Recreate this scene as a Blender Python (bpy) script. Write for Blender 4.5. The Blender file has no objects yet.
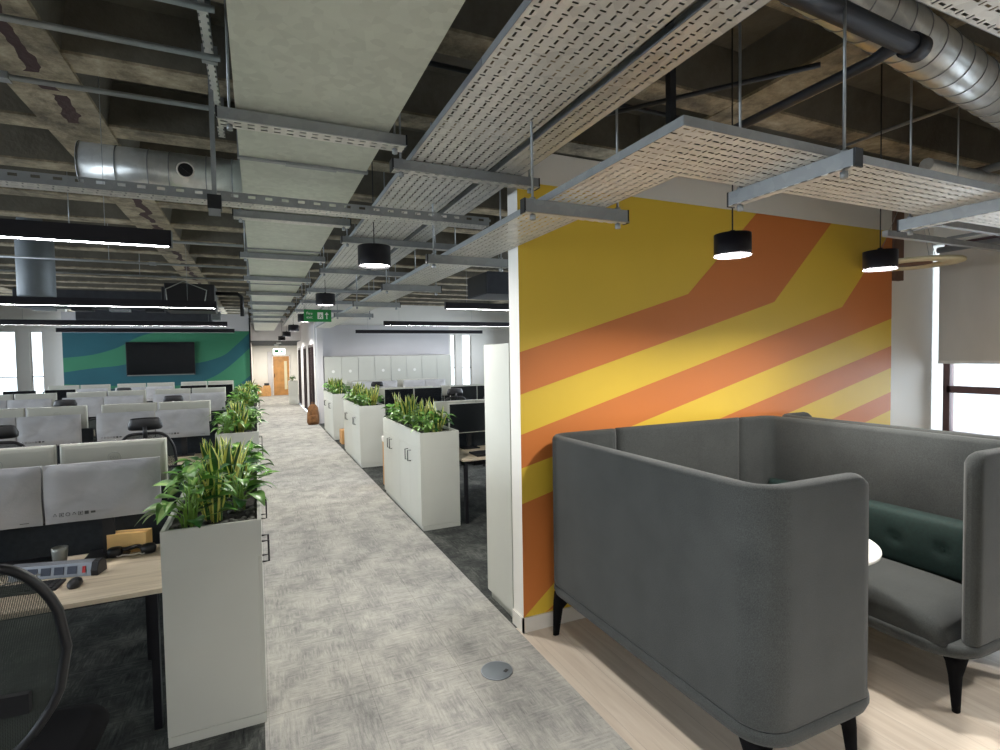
import bpy, bmesh, math, random
from mathutils import Vector, Matrix, Euler
R = math.radians
PI = math.pi
scn = bpy.context.scene
COL = scn.collection

# ------------------------------------------------------------------ materials
def s2l(c):
    return tuple(((x / 12.92) if x <= 0.04045 else ((x + 0.055) / 1.055) ** 2.4) for x in c)
def rgb(r, g, b):
    return s2l((r / 255, g / 255, b / 255)) + (1,)
class NT:
    def __init__(s, name):
        s.m = bpy.data.materials.new(name); s.m.use_nodes = True
        s.t = s.m.node_tree; s.t.nodes.clear()
        s.out = s.n('ShaderNodeOutputMaterial')
    def n(s, typ, **k):
        nd = s.t.nodes.new(typ)
        for a, v in k.items(): setattr(nd, a, v)
        return nd
    def l(s, a, b): s.t.links.new(a, b)
    def math(s, op, a, b=None, c=None):
        nd = s.n('ShaderNodeMath', operation=op)
        for i, v in enumerate((a, b, c)):
            if v is None: continue
            if isinstance(v, (int, float)): nd.inputs[i].default_value = v
            else: s.l(v, nd.inputs[i])
        return nd.outputs[0]
    def coord(s, scale=(1, 1, 1), rot=(0, 0, 0), loc=(0, 0, 0)):
        tc = s.n('ShaderNodeTexCoord'); mp = s.n('ShaderNodeMapping')
        mp.inputs['Scale'].default_value = scale; mp.inputs['Rotation'].default_value = rot
        mp.inputs['Location'].default_value = loc
        s.l(tc.outputs['Object'], mp.inputs[0]); return mp.outputs[0]
    def noise(s, vec, scale, detail=3, rough=.5, dist=0):
        nd = s.n('ShaderNodeTexNoise'); nd.inputs['Scale'].default_value = scale
        nd.inputs['Detail'].default_value = detail; nd.inputs['Roughness'].default_value = rough
        nd.inputs['Distortion'].default_value = dist
        if vec is not None: s.l(vec, nd.inputs['Vector'])
        return nd.outputs[0]
    def ramp(s, fac, stops, interp='LINEAR'):
        nd = s.n('ShaderNodeValToRGB'); cr = nd.color_ramp; cr.interpolation = interp
        while len(cr.elements) < len(stops): cr.elements.new(.5)
        for e, (p, c) in zip(cr.elements, stops): e.position = p; e.color = c
        s.l(fac, nd.inputs[0]); return nd.outputs[0]
    def mix(s, fac, a, b, mode='MIX'):
        nd = s.n('ShaderNodeMix', data_type='RGBA', blend_type=mode)
        for i, v in ((0, fac), (6, a), (7, b)):
            if isinstance(v, (int, float)): nd.inputs[i].default_value = v
            elif isinstance(v, tuple): nd.inputs[i].default_value = v
            else: s.l(v, nd.inputs[i])
        return nd.outputs[2]
    def pbsdf(s, col, rough=.5, metal=0, bump=None, bs=.2, bd=.01, spec=None):
        p = s.n('ShaderNodeBsdfPrincipled')
        if isinstance(col, tuple): p.inputs['Base Color'].default_value = col
        else: s.l(col, p.inputs['Base Color'])
        if isinstance(rough, (int, float)): p.inputs['Roughness'].default_value = rough
        else: s.l(rough, p.inputs['Roughness'])
        p.inputs['Metallic'].default_value = metal
        if spec is not None: p.inputs['Specular IOR Level'].default_value = spec
        if bump is not None:
            b = s.n('ShaderNodeBump'); b.inputs['Strength'].default_value = bs; b.inputs['Distance'].default_value = bd
            s.l(bump, b.inputs['Height']); s.l(b.outputs[0], p.inputs['Normal'])
        return p
    def fin(s, sh):
        s.l(sh.outputs[0] if hasattr(sh, 'outputs') else sh, s.out.inputs[0]); return s.m
M = {}
def simple(name, col, rough=.5, metal=0, nvar=.06, nscale=8, bump=0, spec=None):
    t = NT(name); v = t.coord()
    n = t.noise(v, nscale, 3)
    c2 = tuple(max(0, x * (1 - 3 * nvar)) for x in col[:3]) + (1,)
    c1 = tuple(min(1, x * (1 + nvar)) for x in col[:3]) + (1,)
    c = t.ramp(n, [(.3, c2), (.65, c1)])
    b = t.noise(v, nscale * 12, 2) if bump else None
    M[name] = t.fin(t.pbsdf(c, rough, metal, b, bump or .1, .004, spec)); return M[name]
def emis(name, col, strength):
    t = NT(name); e = t.n('ShaderNodeEmission'); e.inputs[0].default_value = col; e.inputs[1].default_value = strength
    M[name] = t.fin(e); return M[name]

simple('cabinet_grey', rgb(196, 197, 189), .45, 0, .01, 3)
simple('white_wall', rgb(232, 229, 222), .6, 0, .01, 2)
simple('grey_wall', rgb(205, 203, 205), .6, 0, .01, 2)
simple('drum_grey', rgb(108, 116, 122), .5, .1, .03)
simple('seat_black', rgb(14, 14, 16), .95, 0, .05, 20, 0, .1)
simple('black_plastic', rgb(24, 24, 27), .45, 0, .05)
simple('black_metal', rgb(26, 24, 30), .4, .2, .05)
simple('charcoal_screen', rgb(38, 44, 50), .9, 0, .08, 40, .2)
simple('silver_plastic', rgb(190, 190, 180), .35, .15, .01)
simple('logo_grey', rgb(150, 152, 146), .35, .3, .02)
simple('ink', rgb(70, 70, 68), .7)
simple('alu', rgb(150, 155, 162), .35, .7, .04)
simple('mural_yellow', rgb(226, 190, 62), .55, 0, .01, 2)
simple('mural_orange', rgb(208, 122, 58), .55, 0, .01, 2)
simple('mural_teal', rgb(34, 96, 108), .55, 0, .02, 2)
simple('mural_green', rgb(60, 134, 100), .55, 0, .02, 2)
simple('skirting', rgb(226, 222, 214), .5, 0, .01)
simple('cardboard', rgb(196, 148, 92), .8, 0, .06, 10)
simple('kraft', rgb(232, 190, 122), .8, 0, .04, 10)
simple('tan_bag', rgb(120, 80, 42), .8, 0, .15, 12, .3)
simple('oak_door', rgb(190, 138, 78), .5, 0, .08, 4)
simple('white_plastic', rgb(238, 238, 234), .4, 0, .01)
simple('dark_frame', rgb(52, 38, 40), .5, 0, .1)
simple('window_frame', rgb(96, 72, 72), .5, .2, .05)
simple('sign_green', rgb(20, 128, 56), .5, 0, .03)
simple('pebble', rgb(92, 94, 86), .8, 0, .3, 30)
simple('soil', rgb(50, 48, 42), .95, 0, .3, 50, .5)
simple('leaf_dark', rgb(46, 96, 40), .35, 0, .2, 14)
simple('leaf_mid', rgb(98, 150, 60), .35, 0, .2, 14)
simple('leaf_light', rgb(156, 188, 112), .4, 0, .15, 14)
simple('leaf_margin', rgb(214, 212, 110), .45, 0, .08, 14)
simple('petiole', rgb(120, 160, 66), .5, 0, .1)
simple('soft_white', rgb(236, 232, 226), .6)
simple('red_switch', rgb(190, 40, 40), .4)
simple('socket_blue', rgb(58, 66, 84), .5)
simple('pillow_green', rgb(10, 38, 34), .8, 0, .1, 60, .3)
simple('brown_board', rgb(112, 84, 70), .8, 0, .12, 6)
simple('cream', rgb(214, 206, 172), .6, 0, .02)
simple('pipe_dark', rgb(52, 54, 60), .5, .3, .06)
simple('blanket', rgb(52, 82, 92), .9, 0, .08, 30)
simple('white_building', rgb(232, 236, 240), .7, 0, .04, 1)
emis('lamp_white', (1, .99, 1, 1), 42)
emis('lamp_dim', (1, .99, 1, 1), 24)  # far lamps kept glowing, boosted to brighten the green wall
emis('pendant_glow', (1, .97, .93, 1), 9)
emis('exit_glow', (.75, 1, .95, 1), 3.2)

def mk_fabric():
    t = NT('sofa_fabric'); v = t.coord()
    n1 = t.noise(v, 260, 3, .7); n2 = t.noise(v, 5, 2)
    c = t.ramp(n1, [(.3, rgb(38, 41, 41)), (.7, rgb(76, 79, 78))])
    c = t.mix(.25, c, t.ramp(n2, [(.3, rgb(44, 46, 46)), (.7, rgb(72, 74, 73))]))
    p = t.pbsdf(c, .95, 0, n1, .35, .003, .2)
    p.inputs['Sheen Weight'].default_value = .15; p.inputs['Sheen Roughness'].default_value = .5
    M['sofa_fabric'] = t.fin(p)
mk_fabric()
def mk_carpet(name, stops, tile=True, bright=1):
    t = NT(name)
    a = t.noise(t.coord((5, 55, 1)), 1.2, 4, .7); b = t.noise(t.coord((55, 5, 1)), 1.2, 4, .7)
    sel = t.noise(t.coord((1, 1, 1)), 5.5, 3, .6)
    selr = t.ramp(sel, [(.47, (0, 0, 0, 1)), (.53, (1, 1, 1, 1))])
    mx = t.mix(selr, a, b)
    big = t.noise(t.coord((1.6, 1.2, 1)), 2.2, 6, .72)
    v = t.math('ADD', t.math('MULTIPLY', mx, .42), t.math('MULTIPLY', big, .58))
    fine = t.noise(t.coord(), 190, 2)
    v = t.math('ADD', v, t.math('MULTIPLY', t.math('SUBTRACT', fine, .5), .12))
    c = t.ramp(v, stops)
    # 500 mm tile joints
    sep = t.n('ShaderNodeSeparateXYZ'); t.l(t.coord(), sep.inputs[0])
    def joint(o, s):
        f = t.math('FRACT', t.math('MULTIPLY', o, s)); return t.math('LESS_THAN', f, .006)
    j = t.math('MAXIMUM', joint(sep.outputs[0], 1.9), joint(sep.outputs[1], 1.0))
    c = t.mix(t.math('MULTIPLY', j, .35), c, rgb(70, 70, 68))
    M[name] = t.fin(t.pbsdf(c, .97, 0, fine, .5, .004, .1))
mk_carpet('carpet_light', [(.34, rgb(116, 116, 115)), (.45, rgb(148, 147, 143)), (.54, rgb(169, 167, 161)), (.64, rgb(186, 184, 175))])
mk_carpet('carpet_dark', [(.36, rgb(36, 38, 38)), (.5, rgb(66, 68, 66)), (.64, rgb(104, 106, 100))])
def mk_wood(name, c1, c2, c3, plank=.18, along='Y'):
    t = NT(name); rot = (0, 0, 0) if along == 'Y' else (0, 0, PI / 2)
    v = t.coord((1, 1, 1), rot)
    sep = t.n('ShaderNodeSeparateXYZ'); t.l(v, sep.inputs[0])
    ix = t.math('FLOOR', t.math('DIVIDE', sep.outputs[0], plank))
    wn = t.n('ShaderNodeTexWhiteNoise', noise_dimensions='1D'); t.l(ix, wn.inputs['W'])
    off = t.math('MULTIPLY', wn.outputs[0], 7.3)
    cmb = t.n('ShaderNodeCombineXYZ')
    t.l(t.math('MULTIPLY', sep.outputs[0], 14), cmb.inputs[0])
    t.l(t.math('ADD', t.math('MULTIPLY', sep.outputs[1], 1.1), off), cmb.inputs[1]); t.l(off, cmb.inputs[2])
    g = t.noise(cmb.outputs[0], 1.6, 6, .6, .6)
    c = t.ramp(g, [(.3, c1), (.5, c2), (.68, c3)])
    c = t.mix(t.math('MULTIPLY', wn.outputs[0], .35), c, c1)
    fx = t.math('FRACT', t.math('DIVIDE', sep.outputs[0], plank))
    j = t.math('LESS_THAN', fx, .012)
    c = t.mix(t.math('MULTIPLY', j, .5 if plank < 1 else 0), c, tuple(x * .4 for x in c1[:3]) + (1,))
    M[name] = t.fin(t.pbsdf(c, .42, 0, g, .05, .002))
mk_wood('wood_floor', rgb(192, 178, 162), rgb(206, 193, 177), rgb(216, 205, 190))
mk_wood('desk_top', rgb(186, 168, 144), rgb(212, 196, 170), rgb(226, 212, 190), 5, 'X')
def mk_concrete():
    t = NT('concrete'); v = t.coord()
    n = t.noise(v, 3.2, 8, .75); f = t.noise(v, 30, 3)
    geo = t.n('ShaderNodeNewGeometry'); sp = t.n('ShaderNodeSeparateXYZ'); t.l(geo.outputs['Position'], sp.inputs[0])
    # lighter ramp on the rib soffits, darker ramp on everything above them
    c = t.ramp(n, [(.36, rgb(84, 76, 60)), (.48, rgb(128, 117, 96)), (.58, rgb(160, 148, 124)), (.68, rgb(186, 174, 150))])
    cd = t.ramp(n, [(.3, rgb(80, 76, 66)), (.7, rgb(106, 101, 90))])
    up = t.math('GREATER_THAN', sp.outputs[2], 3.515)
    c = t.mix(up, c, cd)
    # dark brown adhesive stain running along the rib at x ~ -1.1
    sx = t.math('SUBTRACT', t.math('ABSOLUTE', t.math('SUBTRACT', t.math('ADD', sp.outputs[0], t.math('MULTIPLY', t.math('SUBTRACT', t.noise(t.coord((1, 1, 1)), 3.5, 2), .5), .22)), -1.06)), .035)
    st = t.math('MULTIPLY', t.math('LESS_THAN', sx, 0), t.math('LESS_THAN', sp.outputs[2], 3.515))
    gap = t.math('GREATER_THAN', t.noise(t.coord((.2, 1, 1)), 2.3, 2), .44)
    c = t.mix(t.math('MULTIPLY', st, gap), c, rgb(58, 34, 30))
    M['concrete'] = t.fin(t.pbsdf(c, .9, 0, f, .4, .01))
mk_concrete()
def mk_galv(name, base, rough=.38, metal=.75, spiral=0):
    t = NT(name); v = t.coord()
    vo = t.n('ShaderNodeTexVoronoi'); vo.inputs['Scale'].default_value = 26; t.l(v, vo.inputs['Vector'])
    sp = t.n('ShaderNodeSeparateColor'); t.l(vo.outputs['Color'], sp.inputs[0])
    n = t.noise(v, 3, 3)
    f = t.math('ADD', t.math('MULTIPLY', sp.outputs[0], .35), t.math('MULTIPLY', n, .65))
    c = t.ramp(f, [(.2, tuple(x * .8 for x in base[:3]) + (1,)), (.8, base)])
    b = None
    M[name] = t.fin(t.pbsdf(c, rough, metal, b))
mk_galv('galv', rgb(158, 162, 164), .4, .45); mk_galv('galv_duct', rgb(206, 210, 197), .55, .25)
mk_galv('galv_round', rgb(214, 216, 214), .3, .55)
def mk_slot(name, pitch, plen, axis, cross=True, base=rgb(226, 224, 218)):
    """galvanised sheet punched with slots; axis = direction the tray runs in"""
    t = NT(name); v = t.coord(); sp = t.n('ShaderNodeSeparateXYZ'); t.l(v, sp.inputs[0])
    a, w = (sp.outputs[1], sp.outputs[0]) if axis == 'Y' else (sp.outputs[0], sp.outputs[1])
    wi = t.math('DIVIDE', w, pitch); odd = t.math('MULTIPLY', t.math('MODULO', t.math('FLOOR', t.math('ABSOLUTE', wi)), 2), .25)
    u = t.math('SUBTRACT', t.math('FRACT', wi), .5)
    al = t.math('ADD', t.math('DIVIDE', a, plen), odd)
    s1 = t.math('SUBTRACT', t.math('FRACT', al), .5)
    slotA = t.math('MULTIPLY', t.math('LESS_THAN', t.math('ABSOLUTE', u), (.005 if cross else .0075) / pitch), t.math('LESS_THAN', t.math('ABSOLUTE', s1), .0145 / plen))
    hole = slotA
    if cross:
        s2 = t.math('SUBTRACT', t.math('FRACT', t.math('ADD', al, .5)), .5)
        slotB = t.math('MULTIPLY', t.math('LESS_THAN', t.math('ABSOLUTE', u), .0115 / pitch), t.math('LESS_THAN', t.math('ABSOLUTE', s2), .0048 / plen))
        hole = t.math('MAXIMUM', slotA, slotB)
    vo = t.n('ShaderNodeTexVoronoi'); vo.inputs['Scale'].default_value = 20; t.l(v, vo.inputs['Vector'])
    sc_ = t.n('ShaderNodeSeparateColor'); t.l(vo.outputs['Color'], sc_.inputs[0])
    c = t.ramp(sc_.outputs[0], [(0, tuple(x * .82 for x in base[:3]) + (1,)), (1, base)])
    p = t.pbsdf(c, .42, .3)
    tr = t.n('ShaderNodeBsdfTransparent'); mx = t.n('ShaderNodeMixShader')
    t.l(hole, mx.inputs[0]); t.l(p.outputs[0], mx.inputs[1]); t.l(tr.outputs[0], mx.inputs[2])
    M[name] = t.fin(mx)
mk_slot('slot_Y', .0507, .062, 'Y'); mk_slot('slot_X', .0507, .062, 'X')
mk_slot('slot_B_Y', .041, .062, 'Y'); mk_slot('slot_B_X', .041, .062, 'X')
mk_slot('slot_strut_X', .041, .055, 'X', False); mk_slot('slot_strut_Y', .041, .055, 'Y', False)
def mk_net():
    t = NT('net'); v = t.coord()
    sp = t.n('ShaderNodeSeparateXYZ'); t.l(v, sp.inputs[0])
    p = t.pbsdf(rgb(50, 56, 52), .8); tr = t.n('ShaderNodeBsdfTransparent'); mx = t.n('ShaderNodeMixShader')
    h1 = t.math('LESS_THAN', t.math('ABSOLUTE', t.math('SUBTRACT', t.math('FRACT', t.math('MULTIPLY', sp.outputs[0], 260)), .5)), .24)
    h2 = t.math('LESS_THAN', t.math('ABSOLUTE', t.math('SUBTRACT', t.math('FRACT', t.math('MULTIPLY', sp.outputs[2], 260)), .5)), .27)
    t.l(t.math('MULTIPLY', h1, h2), mx.inputs[0]); t.l(p.outputs[0], mx.inputs[1]); t.l(tr.outputs[0], mx.inputs[2])
    M['net'] = t.fin(mx)
mk_net()
def mk_sleeve():
    t = NT('foam_sleeve'); v = t.coord()
    n = t.noise(t.coord((1, 1, 1.6)), 5, 3, .5, .8); f = t.noise(t.coord((1, 1, 1)), 160, 2)
    c = t.ramp(n, [(.3, rgb(164, 164, 168)), (.7, rgb(182, 183, 186))])
    M['foam_sleeve'] = t.fin(t.pbsdf(c, .5, 0, t.math('ADD', n, t.math('MULTIPLY', f, .1)), .35, .02))
mk_sleeve()
def mk_glass():
    t = NT('glass'); g = t.n('ShaderNodeBsdfGlossy'); g.inputs['Roughness'].default_value = .03
    tr = t.n('ShaderNodeBsdfTransparent'); mx = t.n('ShaderNodeMixShader'); fr = t.n('ShaderNodeFresnel')
    t.l(fr.outputs[0], mx.inputs[0]); t.l(tr.outputs[0], mx.inputs[1]); t.l(g.outputs[0], mx.inputs[2]); M['glass'] = t.fin(mx)
mk_glass()
t = NT('screen_black'); M['screen_black'] = t.fin(t.pbsdf(rgb(12, 16, 20), .22))
t = NT('dark_glass'); M['dark_glass'] = t.fin(t.pbsdf(rgb(30, 22, 24), .12))
t = NT('blind_cloth'); v = t.coord(); n = t.noise(t.coord((1, 1, .4)), 3, 3)
pb = t.pbsdf(t.ramp(n, [(.3, rgb(206, 201, 194)), (.7, rgb(220, 216, 210))]), .9); tl = t.n('ShaderNodeBsdfTranslucent'); tl.inputs[0].default_value = rgb(190, 180, 165)
mx = t.n('ShaderNodeMixShader'); mx.inputs[0].default_value = .22; t.l(pb.outputs[0], mx.inputs[1]); t.l(tl.outputs[0], mx.inputs[2]); M['blind_cloth'] = t.fin(mx)

# ------------------------------------------------------------------ geometry
class MB:
    def __init__(s): s.v = []; s.f = []; s.mi = []; s.sm = []
    def add(s, vs, fs, mi=0, sm=False):
        o = len(s.v); s.v += [Vector(v) for v in vs]
        for f in fs: s.f.append([i + o for i in f]); s.mi.append(mi); s.sm.append(sm)
    def box(s, x0, x1, y0, y1, z0, z1, mi=0):
        s.add([(x, y, z) for z in (z0, z1) for y in (y0, y1) for x in (x0, x1)],
              [(0, 2, 3, 1), (4, 5, 7, 6), (0, 1, 5, 4), (2, 6, 7, 3), (0, 4, 6, 2), (1, 3, 7, 5)], mi); return s
    def obox(s, c, size, rot=(0, 0, 0), mi=0):
        m = Euler(rot).to_matrix(); c = Vector(c); hx, hy, hz = [q / 2 for q in size]
        s.add([c + m @ Vector((x, y, z)) for z in (-hz, hz) for y in (-hy, hy) for x in (-hx, hx)],
              [(0, 2, 3, 1), (4, 5, 7, 6), (0, 1, 5, 4), (2, 6, 7, 3), (0, 4, 6, 2), (1, 3, 7, 5)], mi); return s
    def rings(s, rings, mi=0, cap=True, closed=True, sm=True):
        n = len(rings[0]); vs = [p for r in rings for p in r]; fs = []
        for i in range(len(rings) - 1):
            for j in range(n if closed else n - 1):
                k = (j + 1) % n
                fs.append((i * n + j, i * n + k, (i + 1) * n + k, (i + 1) * n + j))
        s.add(vs, fs, mi, sm)
        if cap:
            s.add(rings[0], [tuple(range(n))[::-1]], mi); s.add(rings[-1], [tuple(range(n))], mi)
        return s
    def tube(s, pts, r, n=8, mi=0, cap=True):
        pts = [Vector(p) for p in pts]; rs = r if isinstance(r, (list, tuple)) else [r] * len(pts)
        rg = []; up = None
        for i, p in enumerate(pts):
            d = (pts[min(i + 1, len(pts) - 1)] - pts[max(i - 1, 0)]).normalized()
            if up is None: up = Vector((0, 0, 1)) if abs(d.z) < .9 else Vector((1, 0, 0))
            a = d.cross(up).normalized(); b = a.cross(d).normalized(); up = b
            rg.append([p + (a * math.cos(2 * PI * k / n) + b * math.sin(2 * PI * k / n)) * rs[i] for k in range(n)])
        return s.rings(rg, mi, cap)
    def cyl(s, p0, p1, r, n=20, mi=0, r2=None): return s.tube([p0, p1], [r, r2 if r2 is not None else r], n, mi)
    def lathe(s, prof, c=(0, 0, 0), n=28, mi=0, cap=True):
        c = Vector(c)
        return s.rings([[c + Vector((r * math.cos(2 * PI * k / n), r * math.sin(2 * PI * k / n), z)) for k in range(n)] for r, z in prof], mi, cap)
    def prism(s, poly, z0, z1, mi=0, plane='XY', off=0):
        def P(a, b, h):
            return {'XY': (a, b, h), 'XZ': (a, h, b), 'YZ': (h, a, b)}[plane]
        n = len(poly); vs = [P(a, b, z0) for a, b in poly] + [P(a, b, z1) for a, b in poly]
        fs = [tuple(range(n))[::-1], tuple(range(n, 2 * n))] + [(i, (i + 1) % n, n + (i + 1) % n, n + i) for i in range(n)]
        s.add(vs, fs, mi); return s
    def build(s, name, mats, parent=None, bevel=0, smooth=None, loc=None, segs=2):
        me = bpy.data.meshes.new(name); me.from_pydata([tuple(v) for v in s.v], [], s.f)
        if isinstance(mats, str): mats = [mats]
        for m in mats: me.materials.append(M[m])
        for p, mi, sm in zip(me.polygons, s.mi, s.sm): p.material_index = mi; p.use_smooth = sm
        bm = bmesh.new(); bm.from_mesh(me)
        bmesh.ops.remove_doubles(bm, verts=bm.verts, dist=1e-5)
        bmesh.ops.recalc_face_normals(bm, faces=bm.faces); bm.to_mesh(me); bm.free()
        o = bpy.data.objects.new(name, me); COL.objects.link(o)
        if parent: o.parent = parent
        if loc: o.location = loc
        if bevel:
            b = o.modifiers.new('bevel', 'BEVEL'); b.width = bevel; b.segments = segs; b.limit_method = 'ANGLE'; b.angle_limit = R(40)
        return o
def tag(o, label, cat, group=None, kind=None):
    o['label'] = label; o['category'] = cat
    if group: o['group'] = group
    if kind: o['kind'] = kind
    return o
def empty(name, loc=(0, 0, 0), rz=0):
    o = bpy.data.objects.new(name, None); COL.objects.link(o); o.location = loc; o.rotation_euler = (0, 0, rz); o.empty_display_size = .1; return o
def thing(name, label, cat, loc=(0, 0, 0), rz=0, group=None): return tag(empty(name, loc, rz), label, cat, group)
def kids(o): return [c for c in bpy.data.objects if c.parent == o]
def copy_tree(o, parent=None):
    c = o.copy(); COL.objects.link(c)
    if parent: c.parent = parent
    for ch in kids(o): copy_tree(ch, c)
    return c
def dup(proto, loc, rz, label, group=None, used=set()):
    """the first call moves the prototype itself, later ones copy it"""
    if proto.name not in used: used.add(proto.name); c = proto
    else: c = copy_tree(proto)
    c.location = loc; c.rotation_euler = (0, 0, rz); c['label'] = label
    if group: c['group'] = group
    return c
def struct(o, **k): o['kind'] = 'structure'; return o
def text_mesh(s, size, name, mat, parent, loc, rot, label=None, ext=.0008):
    cu = bpy.data.curves.new(name, 'FONT'); cu.body = s; cu.size = size; cu.extrude = ext; cu.align_x = 'CENTER'; cu.align_y = 'CENTER'
    tmp = bpy.data.objects.new('tmp', cu); me = bpy.data.meshes.new_from_object(tmp)
    bpy.data.objects.remove(tmp); bpy.data.curves.remove(cu); me.name = name
    me.materials.clear(); me.materials.append(M[mat])
    o = bpy.data.objects.new(name, me); COL.objects.link(o); o.parent = parent; o.location = loc; o.rotation_euler = rot
    if label: o['label'] = label
    return o
random.seed(7)
ORD = ['nearest', 'second', 'third', 'farthest']

# ------------------------------------------------------------------ setting
RIB, PAN = 3.5, 3.78
def fl(name, x0, x1, y0, y1, mat, z0=-.12, z1=0): return struct(MB().box(x0, x1, y0, y1, z0, z1).build(name, mat))
fl('floor', -.018, 1.566, -4, 30.6, 'carpet_light')
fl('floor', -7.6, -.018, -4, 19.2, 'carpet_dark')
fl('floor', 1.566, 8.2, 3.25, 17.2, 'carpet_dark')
fl('floor', 1.566, 6.6, -4, 3.25, 'wood_floor')
fl('floor', 1.566, 3, 24.6, 30.6, 'carpet_light')
# ribbed concrete slab
mb = MB(); mb.box(-7.6, 8.2, -4, 31, PAN, PAN + .2)
y = -4.28
while y < 31:
    mb.prism([(y, PAN), (y + .06, RIB), (y + .27, RIB), (y + .33, PAN)], -7.6, 8.2, 0, 'YZ') if y > -4 else None; y += .97 if y < 20 else 1.2
x = -1.32 - 3.9 * 1
for x in (-5.22, -1.27, 2.9, 6.6):
    mb.prism([(x - .05, PAN), (x, RIB - .004), (x + .38, RIB - .004), (x + .43, PAN)], -4, 31, 0, 'XZ')
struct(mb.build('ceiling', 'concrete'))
struct(MB().box(-.21, 1.6, 22.4, 22.5, 2.62, PAN).build('wall_bulkhead', 'grey_wall'))
struct(MB().box(-.21, 3, 24.72, 30.6, 2.62, 2.7).box(-.21, 1.6, 22.5, 24.72, 2.62, 2.7).build('ceiling', 'charcoal_screen'))
# mural partition of the lounge: colour bands painted on its front face
def clip_poly(poly, zmax, zmin):
    def cut(p, f, inter):
        out = []
        for i in range(len(p)):
            a, b = p[i - 1], p[i]
            if f(b):
                if not f(a): out.append(inter(a, b))
                out.append(b)
            elif f(a): out.append(inter(a, b))
        return out
    lerp = lambda a, b, z: (a[0] + (b[0] - a[0]) * (z - a[1]) / (b[1] - a[1]), z)
    poly = cut(poly, lambda q: q[1] <= zmax + 1e-9, lambda a, b: lerp(a, b, zmax))
    if poly: poly = cut(poly, lambda q: q[1] >= zmin - 1e-9, lambda a, b: lerp(a, b, zmin))
    return poly
X0, X1, ZB, ZT = 1.59, 5.66, .10, 3.02
K = 1.17
def sc(p): return [(a * K, b * K) for a, b in p]
WY = 3.177
edges = [
    sc([(1.359, 1.62), (2.613, 1.991), (3.255, 2.585)]),
    sc([(1.359, 1.378), (2.629, 1.733), (3.431, 1.96), (4.066, 2.585)]),
    sc([(1.359, 1.148), (2.628, 1.5), (4.197, 1.941), (4.82, 2.585)]),
    sc([(1.359, .955), (2.145, 1.145), (4.84, 1.86)]),
    sc([(1.359, .748), (2.917, 1.15), (4.84, 1.632)]),
    sc([(1.359, .085), (1.557, .245), (1.98, .68), (3.539, 1.13), (4.84, 1.448)]),
    sc([(1.5, .085), (2.2, .5), (4.06, 1.059), (4.84, 1.246)]),
    sc([(2.4, .34), (4.484, 1.008), (4.84, 1.092)]),
    sc([(3.0, .3), (4.84, .9)]),
]
wall = MB(); wall.box(X0, X1, WY, WY + .15, 0, 3.235, 0)
eps = .0015
def band(mbx, poly, mi, yy, d=eps):
    poly = clip_poly(poly, ZT, ZB)
    if len(poly) >= 3: mbx.add([(min(max(a, X0), X1), yy - d, b) for a, b in poly], [tuple(range(len(poly)))], mi)
mural = MB()
band(mural, [(X0, ZB), (X1, ZB), (X1, ZT), (X0, ZT)], 0, WY, .0012)
for k in (0, 2, 4, 6):
    up, lo = edges[k], edges[k + 1]
    if k == 0:
        pass
    band(mural, up + [(X1, up[-1][1])] * 0 + ([(up[-1][0], 3.3), (lo[-1][0], 3.3)] if up[-1][1] > 3.0 and lo[-1][1] > 3.0 else ([(up[-1][0], 3.3), (X1, 3.3)] if up[-1][1] > 3.0 else [])) + lo[::-1], 1, WY, .0022)
wl = struct(wall.build('wall_right', 'white_wall'))
m_o = mural.build('mural_paint', ['mural_yellow', 'mural_orange'], wl)
m_o['label'] = 'yellow and orange striped mural'
struct(MB().box(1.578, X1, WY - .014, WY, 0, .1).box(1.578, 1.59, WY - .014, WY + .15, 0, .1).build('baseboard_right', 'skirting'))
# white pier beyond the mural, brown board above, facade with window
struct(MB().box(5.68, 6.42, WY + .03, WY + .6, 0, 3.5).build('wall_pier', 'white_wall'))
struct(MB().box(5.66, 5.82, WY - .02, WY + .05, 2.55, 3.5).build('trim_1', 'brown_board'))
FX = 6.42
mb = MB(); mb.box(FX, FX + .3, -4, WY + .6, 0, .95); mb.box(FX, FX + .3, -4, WY + .6, 2.95, 3.9)
mb.box(FX, FX + .3, WY + .16, WY + .6, .95, 2.95); mb.box(FX, FX + .3, -4, -2.6, .95, 2.95)
struct(mb.build('wall_facade', 'white_wall'))
w = struct(empty('window_1', (FX + .05, 0, 0)))
fr = MB()
for ya, yb in ((3.07, 3.13), (1.45, 1.51), (-.3, -.24), (-2.6, -2.53)): fr.box(0, .07, ya, yb, .95, 2.95)
for za, zb in ((.95, 1.02), (1.42, 1.49), (2.89, 2.95)): fr.box(0, .07, -2.53, 3.10, za, zb)
fr.build('window_frame', 'window_frame', w); MB().box(.03, .036, -2.53, 3.33, .96, 2.94).build('pane', 'glass', w)
b = tag(empty('roller_blind', (FX - .03, 0, 0)), 'beige roller blind half lowered over the lounge window', 'blind')
MB().box(0, .006, 1.48, 3.135, 1.745, 2.86).build('cloth', 'blind_cloth', b); MB().cyl((.0, 1.46, 2.88), (0, 3.15, 2.88), .03).build('roller', 'alu', b)
MB().box(-.006, .012, 1.48, 3.135, 1.72, 1.75).build('bottom_bar', 'soft_white', b)
b = tag(empty('roller_blind', (FX - .03, 0, 0)), 'beige roller blind on the lounge window pane nearer the camera', 'blind')
MB().box(0, .006, -.28, 1.44, 1.745, 2.86).build('cloth', 'blind_cloth', b); MB().cyl((.0, -.28, 2.88), (0, 1.44, 2.88), .03).build('roller', 'alu', b)
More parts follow.
